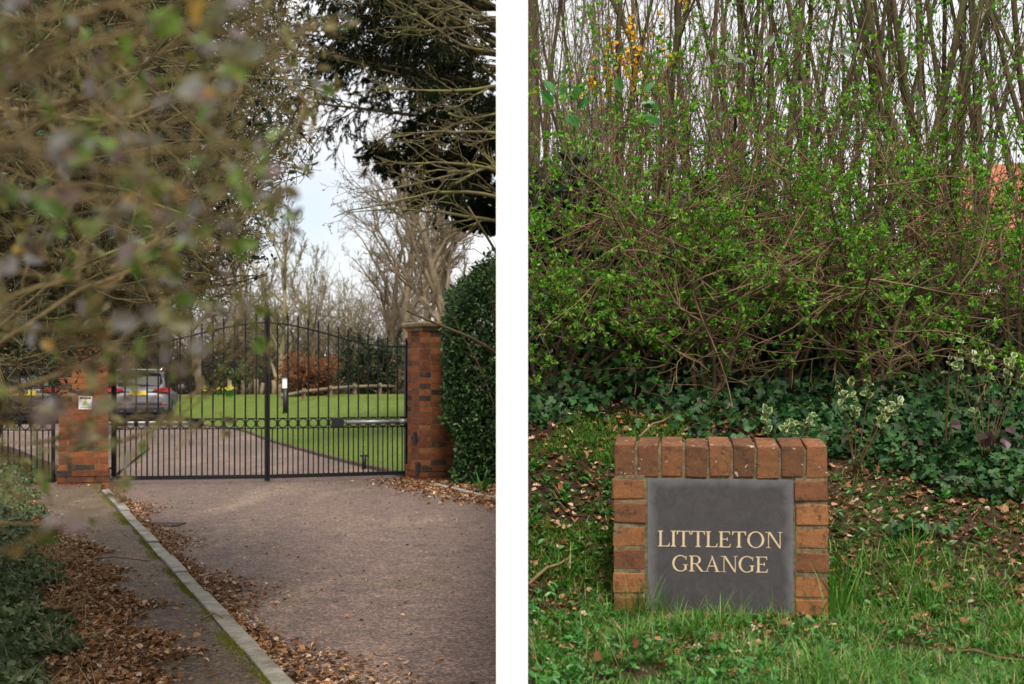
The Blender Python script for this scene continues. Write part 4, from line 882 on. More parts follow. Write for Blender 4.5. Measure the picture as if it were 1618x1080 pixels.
# serif capitals, drawn stroke by stroke on a cap height of 1
class Glyph:
    def __init__(s): s.p = []
    def q(s, *pts): s.p.append([(a, b) for a, b in pts]); return s
    def stem(s, x, w_=.13, y0=0, y1=1, serif=.09, top=True, bot=True):
        s.q((x, y0), (x+w_, y0), (x+w_, y1), (x, y1))
        for on, y, sg in ((bot, y0, 1), (top, y1, -1)):
            if on:
                pts = [(x-serif, y), (x+w_+serif, y), (x+w_+serif, y+sg*.025), (x+w_, y+sg*.075), (x, y+sg*.075), (x-serif, y+sg*.025)]; s.q(*(pts if sg > 0 else pts[::-1]))
        return s
    def hbar(s, x0, x1, y, t=.045): return s.q((x0, y), (x1, y), (x1, y+t), (x0, y+t))
def gL(): return Glyph().stem(.10), .66
def build_gl():
    d = {}
    g = Glyph().stem(.10); g.hbar(.2, .60, 0).q((.50, .0), (.66, .0), (.70, .24), (.67, .24), (.60, .08)); d['L'] = (g, .74)
    g = Glyph().stem(.10); d['I'] = (g, .33)
    g = Glyph().stem(.35, top=False); g.hbar(.03, .80, .955); g.q((.03, .96), (.12, .955), (.05, .76), (.02, .76)); g.q((.80, .96), (.81, .76), (.78, .76), (.71, .955)); d['T'] = (g, .83)
    g = Glyph().stem(.10); g.hbar(.2, .62, 0).hbar(.2, .60, .955).hbar(.2, .50, .49); g.q((.52, 0), (.66, 0), (.71, .22), (.68, .22), (.62, .07)); g.q((.52, 1), (.50, .95), (.61, .93), (.64, .79), (.67, .79), (.66, 1)); g.q((.50, .40), (.53, .40), (.53, .63), (.50, .63), (.47, .53), (.47, .50)); d['E'] = (g, .76)
    def ring(g, cx, cy, rx, ry, tx, ty, a0, a1, n=28):
        for k in range(n):
            a, b = a0+(a1-a0)*k/n, a0+(a1-a0)*(k+1)/n
            P0 = lambda q: (cx+rx*math.cos(q), cy+ry*math.sin(q)); P1 = lambda q: (cx+(rx-tx)*math.cos(q), cy+(ry-ty)*math.sin(q))
            g.p.append([P1(a), P0(a), P0(b), P1(b)])
        return g
    g = ring(Glyph(), .53, .5, .48, .52, .135, .05, 0, 2*math.pi, 40); d['O'] = (g, 1.06)
    g = Glyph(); g.q((.17, .0), (.215, .0), (.215, .96), (.17, .96)); g.q((.07, 0), (.32, 0), (.32, .028), (.07, .028)); g.q((.0, 1), (.0, .972), (.12, .955), (.27, .99), (.25, 1)); g.q((.16, 1), (.80, -.02), (.87, -.02), (.87, .02), (.30, 1)); g.q((.825, .0), (.87, .0), (.87, 1), (.825, 1)); g.q((.72, .972), (.98, .972), (.98, 1), (.72, 1)); d['N'] = (g, .99)
    g = ring(Glyph(), .53, .5, .48, .52, .135, .05, R(48), R(318), 34); g.q((.83, .90), (.84, .72), (.87, .72), (.885, .97), (.86, .97)); g.q((.76, .05), (.885, .10), (.885, .40), (.76, .40)); g.q((.66, .40), (.97, .40), (.97, .43), (.66, .43)); g.q((.82, .80), (.86, .72), (.87, .80), (.85, .89)); d['G'] = (g, 1.02)
    g = Glyph().stem(.10); ring(g, .42, .735, .27, .265, .125, .045, -math.pi/2, math.pi/2, 18); g.hbar(.2, .43, .955).hbar(.2, .43, .47); g.q((.36, .475), (.50, .475), (.80, .04), (.93, .0), (.70, .0)); d['R'] = (g, .90)
    g = Glyph(); g.q((.10, .0), (.15, .0), (.46, .86), (.44, .93)); g.q((.40, 1.0), (.46, 1.02), (.83, .0), (.68, .0)); g.q((.0, 0), (.26, 0), (.26, .028), (.0, .028)); g.q((.58, 0), (.94, 0), (.94, .028), (.58, .028)); g.q((.20, .33), (.62, .33), (.60, .375), (.22, .375)); d['A'] = (g, .94)
    return d
GL = build_gl()
def word(mb, txt, cx, z, cap, width):
    wt_ = sum(GL[c][1] for c in txt); sx = width/wt_; x = cx-width/2; lay = 0
    for c in txt:
        g_, adv = GL[c]
        for k, poly in enumerate(g_.p):
            dep = .0012+.00012*(k % 9); A = np.array([(x+px_*sx, -dep, z+py_*cap) for px_, py_ in poly]); n = len(A); Bk = A.copy(); Bk[:, 1] = .0005
            i = np.arange(n); j = (i+1) % n
            mb.add(np.concatenate([A, Bk]), np.concatenate([i, np.stack([i, i+n, j+n, j], 1).ravel()]), [n]+[4]*n)
        x += adv*sx
lt = MB(); mmpx = .002013
word(lt, 'LITTLETON', -.003, pz+.0, .051, .392); word(lt, 'GRANGE', -.003, pz-.0, .051, .305)
# shift the second row down
lt = MB(); word(lt, 'LITTLETON', .0, .008, .0505, .394); word(lt, 'GRANGE', .0, -.0705, .0505, .307)
le = lt.build('lettering', M['gold'], slab)

# ================================================================== RIGHT PLACE: GRASS, LITTER, IVY
rng = np.random.default_rng(71)
def fld(x, y, s): return .5*np.sin(x*s*2.1+y*s*1.3+1)+.5*np.sin(x*s*1.1-y*s*2.7+2.2)
insign = lambda x, y: (np.abs(x-SX) < .345) & (y > SY-.02) & (y < SY+.26)
n = 90000; x = .055+rng.random(n)*3.3; y = 3.25+2.1*rng.random(n); den = np.interp(y, [3.2, 3.9, 4.3, 4.6, 5.0, 5.3], [1, 1, .75, .42, .16, .05])+.22*fld(x, y, 2.4)+.18*fld(x, y, 6)
den += .30*np.exp(-((x-1.35)/.35)**2)*np.exp(-((y-4.45)/.35)**2)+.35*np.exp(-((x-.2)/.25)**2)*np.exp(-((y-4.6)/.3)**2)
k = (rng.random(n) < den) & ~insign(x, y) & ~((np.abs(x-SX) < .34) & (y > SY-.05) & (y < SY) & (rng.random(n) < .6)); x, y = x[k], y[k]; n = len(x); pass
ln = rng.uniform(.02, .062, n)*(1+.5*fld(x, y, 3))*(1+.9*np.clip(np.sin(x*19+2*np.sin(y*9))*np.sin(y*23+x*5), -.5, 1))*np.where(np.abs(x-1.45) < .5, 1.2, 1)
mb = MB(); a = rng.uniform(0, 6.28, n); tl_ = rng.uniform(.1, 1.0, n)
mb.scatter(*BLADE, np.stack([x, y, bank_z(x, y)-.004], 1), norm(np.stack([np.cos(a)*tl_, np.sin(a)*tl_, np.ones(n)*.8], 1)), np.stack([-np.cos(a), -np.sin(a), np.full(n, .3)], 1), np.stack([rng.uniform(.002, .005, n), ln, -ln*rng.uniform(.3, 1.6, n)], 1))
tag(mb.build('grass', M['grass']), 'rough green grass around the brick sign on the bank', 'grass', kind='stuff')
# tall grass tufts: at the left foot and the right side of the sign
mb = MB(); 
for (tx, ty, nn, h_, wd, sp_) in [(.40, 4.36, 60, .17, .0035, .5), (.46, 4.37, 40, .12, .003, .5), (1.04, 4.42, 26, .24, .008, .55), (1.10, 4.5, 30, .2, .006, .6), (.66, 4.38, 16, .13, .0022, .9), (.82, 4.38, 12, .12, .0022, .9), (1.6, 4.1, 40, .14, .004, .6), (1.9, 4.7, 40, .18, .004, .6), (1.35, 4.75, 50, .13, .005, .6), (.25, 3.75, 40, .12, .003, .7), (1.0, 3.8, 50, .12, .004, .7), (2.1, 4.0, 60, .15, .004, .6), (1.75, 4.5, 50, .14, .004, .6)]:
    a = rng.uniform(0, 6.28, nn); px_ = tx+rng.normal(0, .035, nn); py_ = ty+rng.normal(0, .018, nn); ln = h_*rng.uniform(.5, 1.1, nn); tl_ = rng.uniform(.05, sp_, nn)
    py_ = np.where(np.abs(px_-SX) < .345, np.minimum(py_, SY-.06+(SX-px_)*.12), py_)
    mb.scatter(*BLADE, np.stack([px_, py_, bank_z(px_, py_)-.005], 1), norm(np.stack([np.cos(a)*tl_, -np.abs(np.sin(a))*tl_, np.ones(nn)], 1)), np.stack([-np.cos(a), -np.sin(a), np.full(nn, .3)], 1), np.stack([np.full(nn, wd), ln, -ln*rng.uniform(.2, 1.3, nn)], 1))
tag(mb.build('grass_tufts', M['grass']), 'longer grass tufts against the foot of the brick sign', 'grass', kind='stuff')
# straw
n = 2600; x = .06+rng.random(n)*3; y = 3.4+1.9*rng.random(n); k = (rng.random(n) < .35+.3*fld(x, y, 3)) & ~insign(x, y); x, y = x[k], y[k]
xc = rng.normal(1.2, .16, 500); yc = rng.normal(5.05, .14, 500); x = np.concatenate([x, xc]); y = np.concatenate([y, yc]); n = len(x)
a = rng.uniform(0, 6.28, n); ln = rng.uniform(.05, .16, n)
mb = MB(); mb.scatter(*BLADE, np.stack([x, y, bank_z(x, y)+.008], 1), norm(np.stack([np.cos(a), np.sin(a), rng.uniform(.0, .6, n)], 1)), np.tile([[0, 0, 1.]], (n, 1)), np.stack([np.full(n, .0022), ln, -ln*.5], 1))
tag(mb.build('straw', M['dry']), 'dry straw stalks lying in the grass of the bank', 'straw', kind='stuff')
# weeds: rosettes of broad leaves
n = 3400; x = .06+rng.random(n)*3.1; y = 3.3+2.1*rng.random(n); wgt = .4+.25*fld(x, y, 9)+.35*np.exp(-((x-.2)/.3)**2)*(y < 5.3)+.35*np.exp(-((x-.2)/.25)**2)*np.exp(-((y-4.45)/.3)**2)+.3*np.exp(-((x-.25)/.3)**2)*np.exp(-((y-5.2)/.15)**2)
k = (rng.random(n) < wgt) & ~insign(x, y); x, y = x[k], y[k]; m_ = 7; X = np.repeat(x, m_)+rng.normal(0, .012, len(x)*m_); Y = np.repeat(y, m_)+rng.normal(0, .012, len(x)*m_); n = len(X); a = rng.uniform(0, 6.28, n)
mb = MB(); mb.scatter(*LEAF, np.stack([X, Y, bank_z(X, Y)+rng.uniform(.005, .03, n)], 1), norm(np.stack([np.cos(a), np.sin(a), rng.uniform(.1, .9, n)], 1)), norm(rdir(rng, n)*.4+np.array((0, 0, 1))), np.stack([rng.uniform(.01, .032, n)]*3, 1))
tag(mb.build('weeds', M['weed']), 'small broad leaved weeds among the grass of the bank', 'weeds', kind='stuff')
# litter
n = 21000; x = .055+rng.random(n)*3.1; y = 3.5+2.4*rng.random(n); den = np.interp(y, [3.5, 4.2, 4.7, 5.2, 5.6, 5.9], [.16, .32, .7, .9, .6, .3])+.25*fld(x, y, 3.1); k = (rng.random(n) < den) & ~insign(x, y); x, y = x[k], y[k]
litter('bank_leaf_litter', x, y, bank_z(x, y)+rng.random(len(x))*.02, .032, 'brown fallen leaves on the bare soil below the hedge', 72, flat=.6)
n = 60000; x = .055+rng.random(n)*2.2; y = 4.6+1.0*rng.random(n); k = (fld(x, y, 4) > -.05) & (x < 1.1) & (rng.random(n) < .8); x, y = x[k], y[k]; n = len(x)
mb = MB(); mb.scatter(*NEED, np.stack([x, y, bank_z(x, y)+rng.uniform(-.002, .014, n)], 1), norm(rdir(rng, n)*.7+np.array((0, 0, 1))), rdir(rng, n), np.stack([np.full(n, .006), rng.uniform(.01, .028, n), np.ones(n)], 1))
M['moss2'] = leafmat('moss_bright', [(0, (.04, .10, .01)), (1, (.12, .22, .03))], .8, .2, .1)
tag(mb.build('bank_moss', M['moss2']), 'bright green moss on the soil behind the brick sign', 'moss', kind='stuff')
# ivy at the foot of the hedge
n = 26000; x = .05+rng.random(n)*3.2; y = 4.85+1.7*rng.random(n); lo = np.interp(x, [0, .6, 1.1, 1.3, 1.6, 2.0, 2.6, 3.3], [5.5, 5.42, 5.38, 5.3, 5.22, 5.12, 5.05, 5.05])
k = (y > lo+.08*fld(x, y, 4)) | ((np.hypot(x-1.42, (y-4.78)*1.2) < .15) & (rng.random(n) < .9)); k &= rng.random(len(x)) < np.where(x < 1.0, .28+.2*fld(x, y, 5), 1); x, y = x[k], y[k]; n = len(x)
z = bank_z(x, y)+rng.uniform(.0, .07, n)+rng.random(n)**2*.16*sst(y, 5.35, 5.9)
mb = MB(); mb.scatter(*IVY, np.stack([x, y, z], 1), norm(rdir(rng, n)+np.array((0, -.9, -.3))), norm(rdir(rng, n)*.45+np.array((0, -.75, .7))), rng.uniform(.016, .046, n))
tag(mb.build('ivy', M['ivy']), 'dark green ivy carpet under the hedge on the bank', 'ivy', kind='stuff')
# bramble leaves, purple, at the right
mb = MB(); n = 14; p0 = P(1578, 690, 5.0); ps = p0+rng.normal(0, .045, (n, 3))*np.array((1, .4, .6)); mb.scatter(*WIDE, ps, rdir(rng, n), norm(rdir(rng, n)*.4+np.array((0, -.8, .6))), .048)
tag(mb.build('bramble', leafmat('purple_leaf', [(0, (.05, .025, .03)), (1, (.10, .06, .06))], .5, .1)), 'purple bramble leaves on the ivy at the right edge', 'plant')
# variegated sprays
def variegated(px, py, D, n, sx, sz, label, seed):
    r = np.random.default_rng(seed); c = P(px, py, D); base = np.array((c[0]+.02, c[1]+.12, float(bank_z(c[0], c[1]+.12)))); root = empty('variegated_shrub', base, 0, label, 'shrub', 'variegated shrubs below the hedge'); c = c-base
    st = MB(); lo_, li = MB(), MB(); nb = max(3, n//9)
    for b_ in range(nb):
        e = c+np.array((r.uniform(-sx, sx), r.uniform(-.06, .03), r.uniform(-sz, sz))); md = e*.5+r.normal(0, .02, 3)+np.array((0, 0, .04)); pts = np.array([(0, 0, 0), md, e]); t = np.linspace(0, 1, 7)[:, None]
        pt = (1-t)**2*pts[0]+2*t*(1-t)*pts[1]+t*t*pts[2]; st.path(pt, np.linspace(.0028, .0012, 7), 5)
        m_ = n//nb; tt = r.uniform(.7, 1, m_)[:, None]; ps = (1-tt)**2*pts[0]+2*tt*(1-tt)*pts[1]+tt*tt*pts[2]; f = norm(rdir(r, m_)+norm(e)*.4+np.array((0, -.3, .1))); nn = norm(rdir(r, m_)*.5+np.array((0, -.8, .6))); sz_ = r.uniform(.018, .035, m_)
        lo_.scatter(*WIDE, ps, f, nn, sz_)
        xx = norm(np.cross(f, nn)); zz_ = np.cross(xx, f); li.scatter([(0, .12, .012), (-.22, .3, .068), (-.2, .62, .075), (0, .86, -.03), (.2, .62, .075), (.22, .3, .068)], LEAF[1], ps+zz_*.0022, f, nn, sz_)
    st.build('stems', M['twig'], root); lo_.build('leaf_margins', M['var_out'], root); li.build('leaf_centres', M['var_in'], root)
variegated(1355, 622, 5.15, 75, .15, .07, 'spray of cream edged leaves right above the end of the brick sign', 1)
variegated(1235, 655, 5.1, 55, .12, .05, 'spray of cream edged leaves right behind the coping of the brick sign', 2)
variegated(1565, 590, 5.2, 75, .17, .13, 'spray of cream edged leaves at the right edge over the ivy', 3)
variegated(1500, 545, 5.3, 14, .05, .03, 'small high sprig of cream edged leaves among the dark twigs', 4)
for q, (a, b, D1, D2, rr, lb) in enumerate([((835, 798), (905, 762), 4.55, 4.75, .006, 'broken stick lying left of the brick sign'), ((1010, 690), (1062, 655), 4.95, 5.2, .004, 'thin stick leaning behind the coping of the sign'), ((1505, 627), (1606, 636), 5.2, 5.15, .006, 'bare stick lying on the ivy at the right'), ((1490, 1008), (1618, 1058), 3.95, 3.75, .006, 'pale stick in the grass at the bottom right corner'), ((860, 645), (895, 668), 5.1, 5.0, .003, 'thin stick on the leaf litter at the left')]):
    A, B = P(*a, D1), P(*b, D2)
    if q not in (1,): A[2] = float(bank_z(A[0], A[1]))+.02; B[2] = float(bank_z(B[0], B[1]))+.02
    mb = MB(); mb.path([A, (A*.6+B*.4)+np.array((0, 0, .015)), (A*.3+B*.7)+np.array((0, 0, .0)), B], [rr, rr*.9, rr*.8, rr*.5], 6); tag(mb.build('stick', M['twig']), lb, 'stick')

# ================================================================== RIGHT PLACE: HEDGE
# dark leaf masses added as back fill for the shaded hedge interior
def shade_fill(seed, x0, x1, y0, y1, zt, n, m, ls, label, tmpl=WIDE):
    r = np.random.default_rng(seed); cx, cy = (x0+x1)/2, (y0+y1)/2; root = empty('evergreen_shrub', (cx, cy, float(bank_z(cx, cy))), 0, label, 'shrub', 'dark leaf masses standing in for shade inside the hedge'); zb = root.location.z
    x = r.uniform(x0, x1, n); y = r.uniform(y0, y1, n); z = zb+r.random(n)**.9*(zt-zb)*(1+.12*np.sin(x*7)+.08*np.sin(x*17+y*4)); a = rdir(r, n)
    mb = MB(); mb.scatter(*tmpl, np.stack([x-cx, y-cy, z-zb], 1), norm(a+np.array((0, -.4, 0))), norm(rdir(r, n)*.7+np.array((0, -.6, .6))), r.uniform(.5, 1.2, n)*ls); mb.build('foliage', m, root)
    k = 26; lv = grow(r, np.stack([r.uniform(x0-cx, x1-cx, k), r.uniform(y0-cy, y1-cy, k), np.zeros(k)], 1), r.normal(0, .15, (k, 3))+np.array((0, 0, 1)), (zt-zb)*.95, .008, [dict(n=8, wob=.12, kids=8, kl=.3, kr=.6), dict(n=4, wob=.2)]); mb = MB(); segs_of(mb, lv[0], 4); segs_of(mb, lv[1], 3); mb.build('stems', M['bark'], root)
shade_fill(81, .06, 1.0, 6.5, 7.6, 2.25, 9000, M['dark'], .06, 'dark leaf mass added as shade inside the hedge behind the left of the sign')
shade_fill(82, .9, 1.9, 6.6, 7.7, 2.1, 8000, M['dark'], .06, 'dark leaf mass added as shade inside the hedge behind the right of the sign')
shade_fill(84, .06, 3.4, 6.25, 6.8, 1.62, 9000, M['dark'], .045, 'low dark leaf mass added as shade along the foot of the hedge from end to end')
shade_fill(83, 1.8, 3.6, 6.6, 7.8, 1.72, 8000, M['dark'], .06, 'dark leaf mass added as shade inside the hedge near its right end')
# coppiced stems
M['stem2'] = barkmat('coppice_bark_grey', (.04, .03, .018), (.17, .125, .07), 8, (.09, .09, .04))
def coppice(seed, x, y, ns, label, H=4.6, spread=.13, r0=.017, lean=(0, 0), m='stem', tw=True):
    r = np.random.default_rng(seed); z = float(bank_z(x, y))-.03; root = empty('coppiced_tree', (x, y, z), 0, label, 'tree', 'coppiced trees in the hedge')
    allS, allD, allL, allR = [], [], [], []
    for q in range(ns):
        a = r.uniform(0, 6.28); b = np.array((math.cos(a)*r.uniform(.03, .16), math.sin(a)*r.uniform(.03, .2), 0)); d = np.array((math.cos(a)*spread+lean[0]+r.normal(0, .06), math.sin(a)*spread+lean[1], 1))
        lv = grow(r, [b], [d], H*r.uniform(.8, 1.05), r0*r.uniform(.55, 1.25), [dict(n=16, wob=.05, up=.012, tap=.62)]); nod, dr, rd = lv[0]; nod[:, :, 0] = np.maximum(nod[:, :, 0], .08-x)
        mb = MB(); mb.path(nod[0], rd[0], 9); mb.build('trunk', M[m], root)
        for u in r.uniform(.12, .95, 11 if tw else 4):
            i0 = int(u*16); allS.append(nod[0][i0]); an = r.uniform(0, 6.28); allD.append(dr[0][i0]*1.0+np.array((math.cos(an), math.sin(an), .1))*.6); allL.append(r.uniform(.35, 1.0)); allR.append(rd[0][i0]*.35)
    lv = grow(r, allS, allD, np.array(allL), np.array(allR), [dict(n=8, wob=.1, up=.06, tap=.75, kids=6, frm=.2, kl=.5, kr=.5, ang=(.3, .9), rmin=.0016), dict(n=5, wob=.15, up=.04, tap=.6)])
    mb = MB(); segs_of(mb, lv[0], 5, 0, 0, .06-x); segs_of(mb, lv[1], 3, 0, .0011, .06-x); mb.build('twigs', M[m], root)
    ps, ds = sites(lv[1], r, 1, .5); k = len(ps); mb = MB(); kk_ = (r.random(k) < .9) & (ps[:, 0] > .08-x); ps, ds = ps[kk_], ds[kk_]; k = len(ps)
    if k: ps = np.repeat(ps, 3, 0)+r.normal(0, .004, (k*3, 3)); ds = np.repeat(ds, 3, 0); mb.scatter(*LEAF, ps, norm(ds+rdir(r, k*3)*.7), rdir(r, k*3), r.uniform(.014, .027, k*3)); mb.build('bud_leaves', M['bud'], root)
cop = [(.17, 7.4, 4, 0, 'at the left end of the hedge by the white divider'), (.42, 8.6, 4, .02, 'behind the gorse flowers, second from the divider'), (.72, 7.3, 4, .0, 'just left of the middle of the brick sign'), (1.02, 8.0, 4, -.02, 'standing behind the centre of the hedge'), (1.28, 7.0, 5, .02, 'right above the right end of the brick sign'),
       (1.55, 7.8, 5, -.03, 'with crowded stems right of the sign'), (1.82, 6.95, 6, .0, 'with the darkest crowded stems, in front of the house'), (2.08, 7.9, 4, .02, 'before the left end of the house'), (2.32, 7.0, 6, -.02, 'before the middle of the house roof'), (2.58, 7.8, 5, .0, 'before the right end of the house'), (2.82, 7.1, 5, -.03, 'at the right edge of the hedge')]
for q, (x, y, ns, ln, l_) in enumerate(cop):
    coppice(200+q, x, y, ns+(2 if x < 1.2 else 4), 'multi stemmed coppiced tree '+l_, lean=(ln, 0), m='stem' if q % 2 else 'stem2', r0=.015 if x < 1.2 else .018)
rng = np.random.default_rng(300)
# paler leafless thicket farther back, left part
for q, (x, y, l_) in enumerate([(.45, 11.5, 'by the white divider'), (1.15, 12.5, 'behind the middle of the hedge'), (1.9, 12.2, 'left of the house'), (.7, 15, 'far behind the gorse')]):
    k = 30; r = np.random.default_rng(310+q); root = empty('leafless_thicket', (x, y, 1.15), 0, 'pale leafless thicket of slim stems '+l_, 'thicket', 'pale thickets behind the hedge')
    S = np.stack([r.uniform(-.5, .5, k), r.uniform(-.8, .8, k), np.zeros(k)], 1)
    lv = grow(r, S, r.normal(0, .08, (k, 3))+np.array((0, 0, 1)), r.uniform(2.8, 4.8, k), .014, [dict(n=12, wob=.05, tap=.7, kids=11, frm=.15, kl=.24, kr=.5, ang=(.3, .8), rmin=.003), dict(n=6, wob=.12, up=.08, tap=.7, kids=4, kl=.5, kr=.6, rmin=.002), dict(n=4, wob=.15, tap=.5)])
    mb = MB(); segs_of(mb, lv[0], 5, 0, 0, .05-x); mb.build('stems', M['bark_pale'], root); mb = MB(); segs_of(mb, lv[1], 3, 0, 0, .05-x); segs_of(mb, lv[2], 3, 0, .0017, .05-x); mb.build('twigs', M['bark_pale'], root)
    if q in (0, 1, 3):
        ps, ds = sites(lv[2], r, 1, .4); kk_ = r.random(len(ps)) < .18; ps = ps[kk_]; n = len(ps); mb = MB(); mb.scatter(*LEAF, ps, rdir(r, n), rdir(r, n), .035); mb.build('withered_leaves', leafmat('olive_leaf', [(0, (.12, .11, .05)), (1, (.2, .19, .09))], .7, .3) if q == 0 else bpy.data.materials['olive_leaf'], root)
# gorse in flower
def gorse(seed, px, py, D, w_, h_, n, label):
    r = np.random.default_rng(seed); c = P(px, py, D); root = empty('gorse_bush', (c[0], c[1], 1.15), 0, label, 'shrub', 'flowering gorse'); hh = c[2]-1.15
    k = 16; S = np.stack([r.uniform(-w_*.4, w_*.4, k), r.uniform(-.2, .2, k), np.zeros(k)], 1)
    lv = grow(r, S, r.normal(0, .06, (k, 3))+np.array((0, 0, 1)), (hh+h_)*r.uniform(.75, 1, k), .008, [dict(n=9, wob=.05, kids=9, frm=.4, kl=.22, kr=.5, ang=(.2, .7), rmin=.002), dict(n=4, wob=.1)])
    mb = MB(); segs_of(mb, lv[0], 4); segs_of(mb, lv[1], 3); mb.build('stems', M['bark'], root)
    ps, ds = sites(lv[1], r, 12, 0); ps = ps[ps[:, 2] > hh-h_]; m_ = len(ps); mb = MB(); mb.scatter(*NEED, ps, rdir(r, m_), rdir(r, m_), np.stack([np.full(m_, .006), np.full(m_, .03), np.ones(m_)], 1)); mb.build('spines', M['ever'], root)
    ps, ds = sites(lv[1], r, 8, 0); ps = ps[(ps[:, 2] > hh-h_*.8)]; ps = ps[r.permutation(len(ps))[:n]]; m_ = len(ps); mb = MB(); mb.scatter(*WIDE, ps+r.normal(0, .008, ps.shape), rdir(r, m_), rdir(r, m_), .028); mb.build('flowers', M['gorse'], root)
gorse(401, 1005, 85, 7.2, .26, .26, 900, 'gorse bush with yellow flowers near the top left of the hedge')
gorse(402, 928, 140, 8.2, .08, .12, 50, 'small sprig of yellow gorse low beside the larger bush')
gorse(403, 1190, 270, 8.6, .16, .14, 60, 'gorse showing a few yellow flowers behind the middle stems')
# budding privet shrubs forming the front of the hedge
def privet(seed, x, y, n, L, label, dense=1.0, zr=(0, 1.0), leafp=.75, up=.8, fwd=-.35, minz=None):
    r = np.random.default_rng(seed); z = float(bank_z(x, y))-.02; root = empty('budding_shrub', (x, y, z), 0, label, 'shrub', 'budding shrubs along the front of the hedge')
    k = 9; S0 = r.normal(0, .05, (k, 3))*np.array((1, 1, 0)); st = grow(r, S0, np.stack([r.normal(0, .38, k), r.normal(-.05, .12, k), np.ones(k)], 1), r.uniform(.7, 1.15, k), .011, [dict(n=9, wob=.12, tap=.6)])
    mb = MB()
    for q in range(k): mb.path(st[0][0][q], st[0][2][q], 7)
    mb.build('stems', M['bark'], root)
    ps, ds = sites(st[0], r, max(1, n//k), .25); m_ = len(ps); a = r.uniform(0, 6.28, m_)
    D = norm(np.stack([np.cos(a)*.9, np.sin(a)*.45+fwd, r.uniform(-.35, up, m_)], 1))
    lv = grow(r, ps, D, r.uniform(.5, 1.1, m_)*L, .0045, [dict(n=9, wob=.13, up=.015, tap=.7, kids=6, frm=.15, kl=.42, kr=.6, ang=(.35, 1.1), rmin=.0012), dict(n=6, wob=.16, up=.03, tap=.6, kids=3, frm=.2, kl=.5, kr=.7, ang=(.4, 1.1), rmin=.0011), dict(n=3, wob=.2, up=.05, tap=.4)])
    mb = MB(); segs_of(mb, lv[0], 5, 0, 0, .06-x); segs_of(mb, lv[1], 4, 0, .0011, .06-x); segs_of(mb, lv[2], 3, 0, .0008, .06-x); mb.build('twigs', M['twig'], root)
    nod, dr, rd = lv[2]; tips = nod[:, -1]; td = dr[:, -1]; mid = nod[:, 1]; nod1 = lv[1][0][:, -1]
    tips = np.concatenate([tips, mid, nod1]); td = np.concatenate([td, dr[:, 1], lv[1][1][:, -1]])
    kk_ = r.random(len(tips)) < leafp*(.55+.45*np.sin(tips[:, 0]*9+seed)*np.sin(tips[:, 2]*8+seed*2))*np.interp(tips[:, 2]+z, [2.1, 2.5], [1, 1.7]); tips, td = tips[kk_], td[kk_]
    wm = (tips[:, 2]+z > 1.36+.06*np.sin(tips[:, 0]*9)) & (tips[:, 0] > .07-x); tips, td = tips[wm], td[wm]; m_ = len(tips); per = 7
    ps = np.repeat(tips, per, 0)+r.normal(0, .003, (m_*per, 3)); dd = np.repeat(td, per, 0); q_ = len(ps)
    mb = MB(); mb.scatter(*LEAF, ps, norm(dd*.8+rdir(r, q_)*.8), norm(rdir(r, q_)+dd*-.2), r.uniform(.010, .025, q_)); mb.build('bud_leaves', M['bud'], root)
    return m_
tot = 0
pv = [(.20, 5.95, 'at the left end beside the white divider'), (.52, 6.1, 'behind the left end of the brick sign'), (.85, 5.95, 'behind the middle of the brick sign'), (1.18, 6.1, 'behind the right end of the brick sign'), (1.52, 5.95, 'over the cream edged leaves'), (1.86, 6.1, 'above the middle of the ivy'), (2.2, 5.95, 'toward the right end of the hedge'), (2.55, 6.05, 'at the right end of the hedge')]
for q, (x, y, l_) in enumerate(pv):
    tot += privet(500+q, x, y, 60 if x < 2 else 40, .62 if x < 2 else .5, 'twiggy shrub in bright green bud '+l_)
# taller, looser shoots
for q, (x, y, l_) in enumerate([(.32, 6.5, 'near the white divider'), (.72, 6.7, 'below the gorse flowers'), (1.08, 6.5, 'in the middle of the hedge'), (1.5, 6.6, 'right of the middle stems'), (1.88, 6.5, 'before the darkest stems'), (2.25, 6.65, 'in front of the house'), (2.62, 6.5, 'at the right edge')]):
    tot += privet(520+q, x, y, 44 if x < 1.8 else 20, 1.5, 'taller budding shrub of loose upright shoots '+l_, leafp=.6, up=3.2, fwd=-.12)
# climbing ivy, leaf colour darkened to give the shade of the lower hedge
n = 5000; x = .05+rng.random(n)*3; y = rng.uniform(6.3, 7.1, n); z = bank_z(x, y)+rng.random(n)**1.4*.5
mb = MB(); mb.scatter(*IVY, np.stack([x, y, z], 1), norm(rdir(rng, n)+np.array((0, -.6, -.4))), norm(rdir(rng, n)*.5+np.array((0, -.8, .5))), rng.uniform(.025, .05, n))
tag(mb.build('climbing_ivy', M['shaded_ivy']), 'ivy climbing into the base of the hedge, leaf colour darkened as shade', 'ivy', kind='stuff')
# big-leaved sprays (laurel / bramble)
def spray(seed, px, py, D, n, size, m, label, name='laurel', ax=(0, 0, 1), r_=.05):
    r = np.random.default_rng(seed); c = P(px, py, D); gx, gy = c[0]+.05, c[1]+.25; b = np.array((gx, gy, float(bank_z(gx, gy)))); root = empty(name, b, 0, label, 'plant'); c = c-b; t = np.linspace(0, 1, 8)[:, None]
    mdl = c*.5+np.array((.06, .05, .1)); pt = (1-t)**2*0+2*t*(1-t)*mdl+t*t*c; mb = MB(); mb.path(pt, np.linspace(.006, .002, 8), 6); mb.build('stem', M['bark'], root)
    ps = c+r.normal(0, r_, (n, 3))*np.array((1, .4, .6)); mb = MB(); mb.scatter(*LEAF, ps, norm((ps-c)+np.array(ax)*.04+rdir(r, n)*.02), norm(rdir(r, n)*.4+np.array((0, -.9, .5))), r.uniform(.8, 1.15, n)*size); mb.build('leaves', m, root)
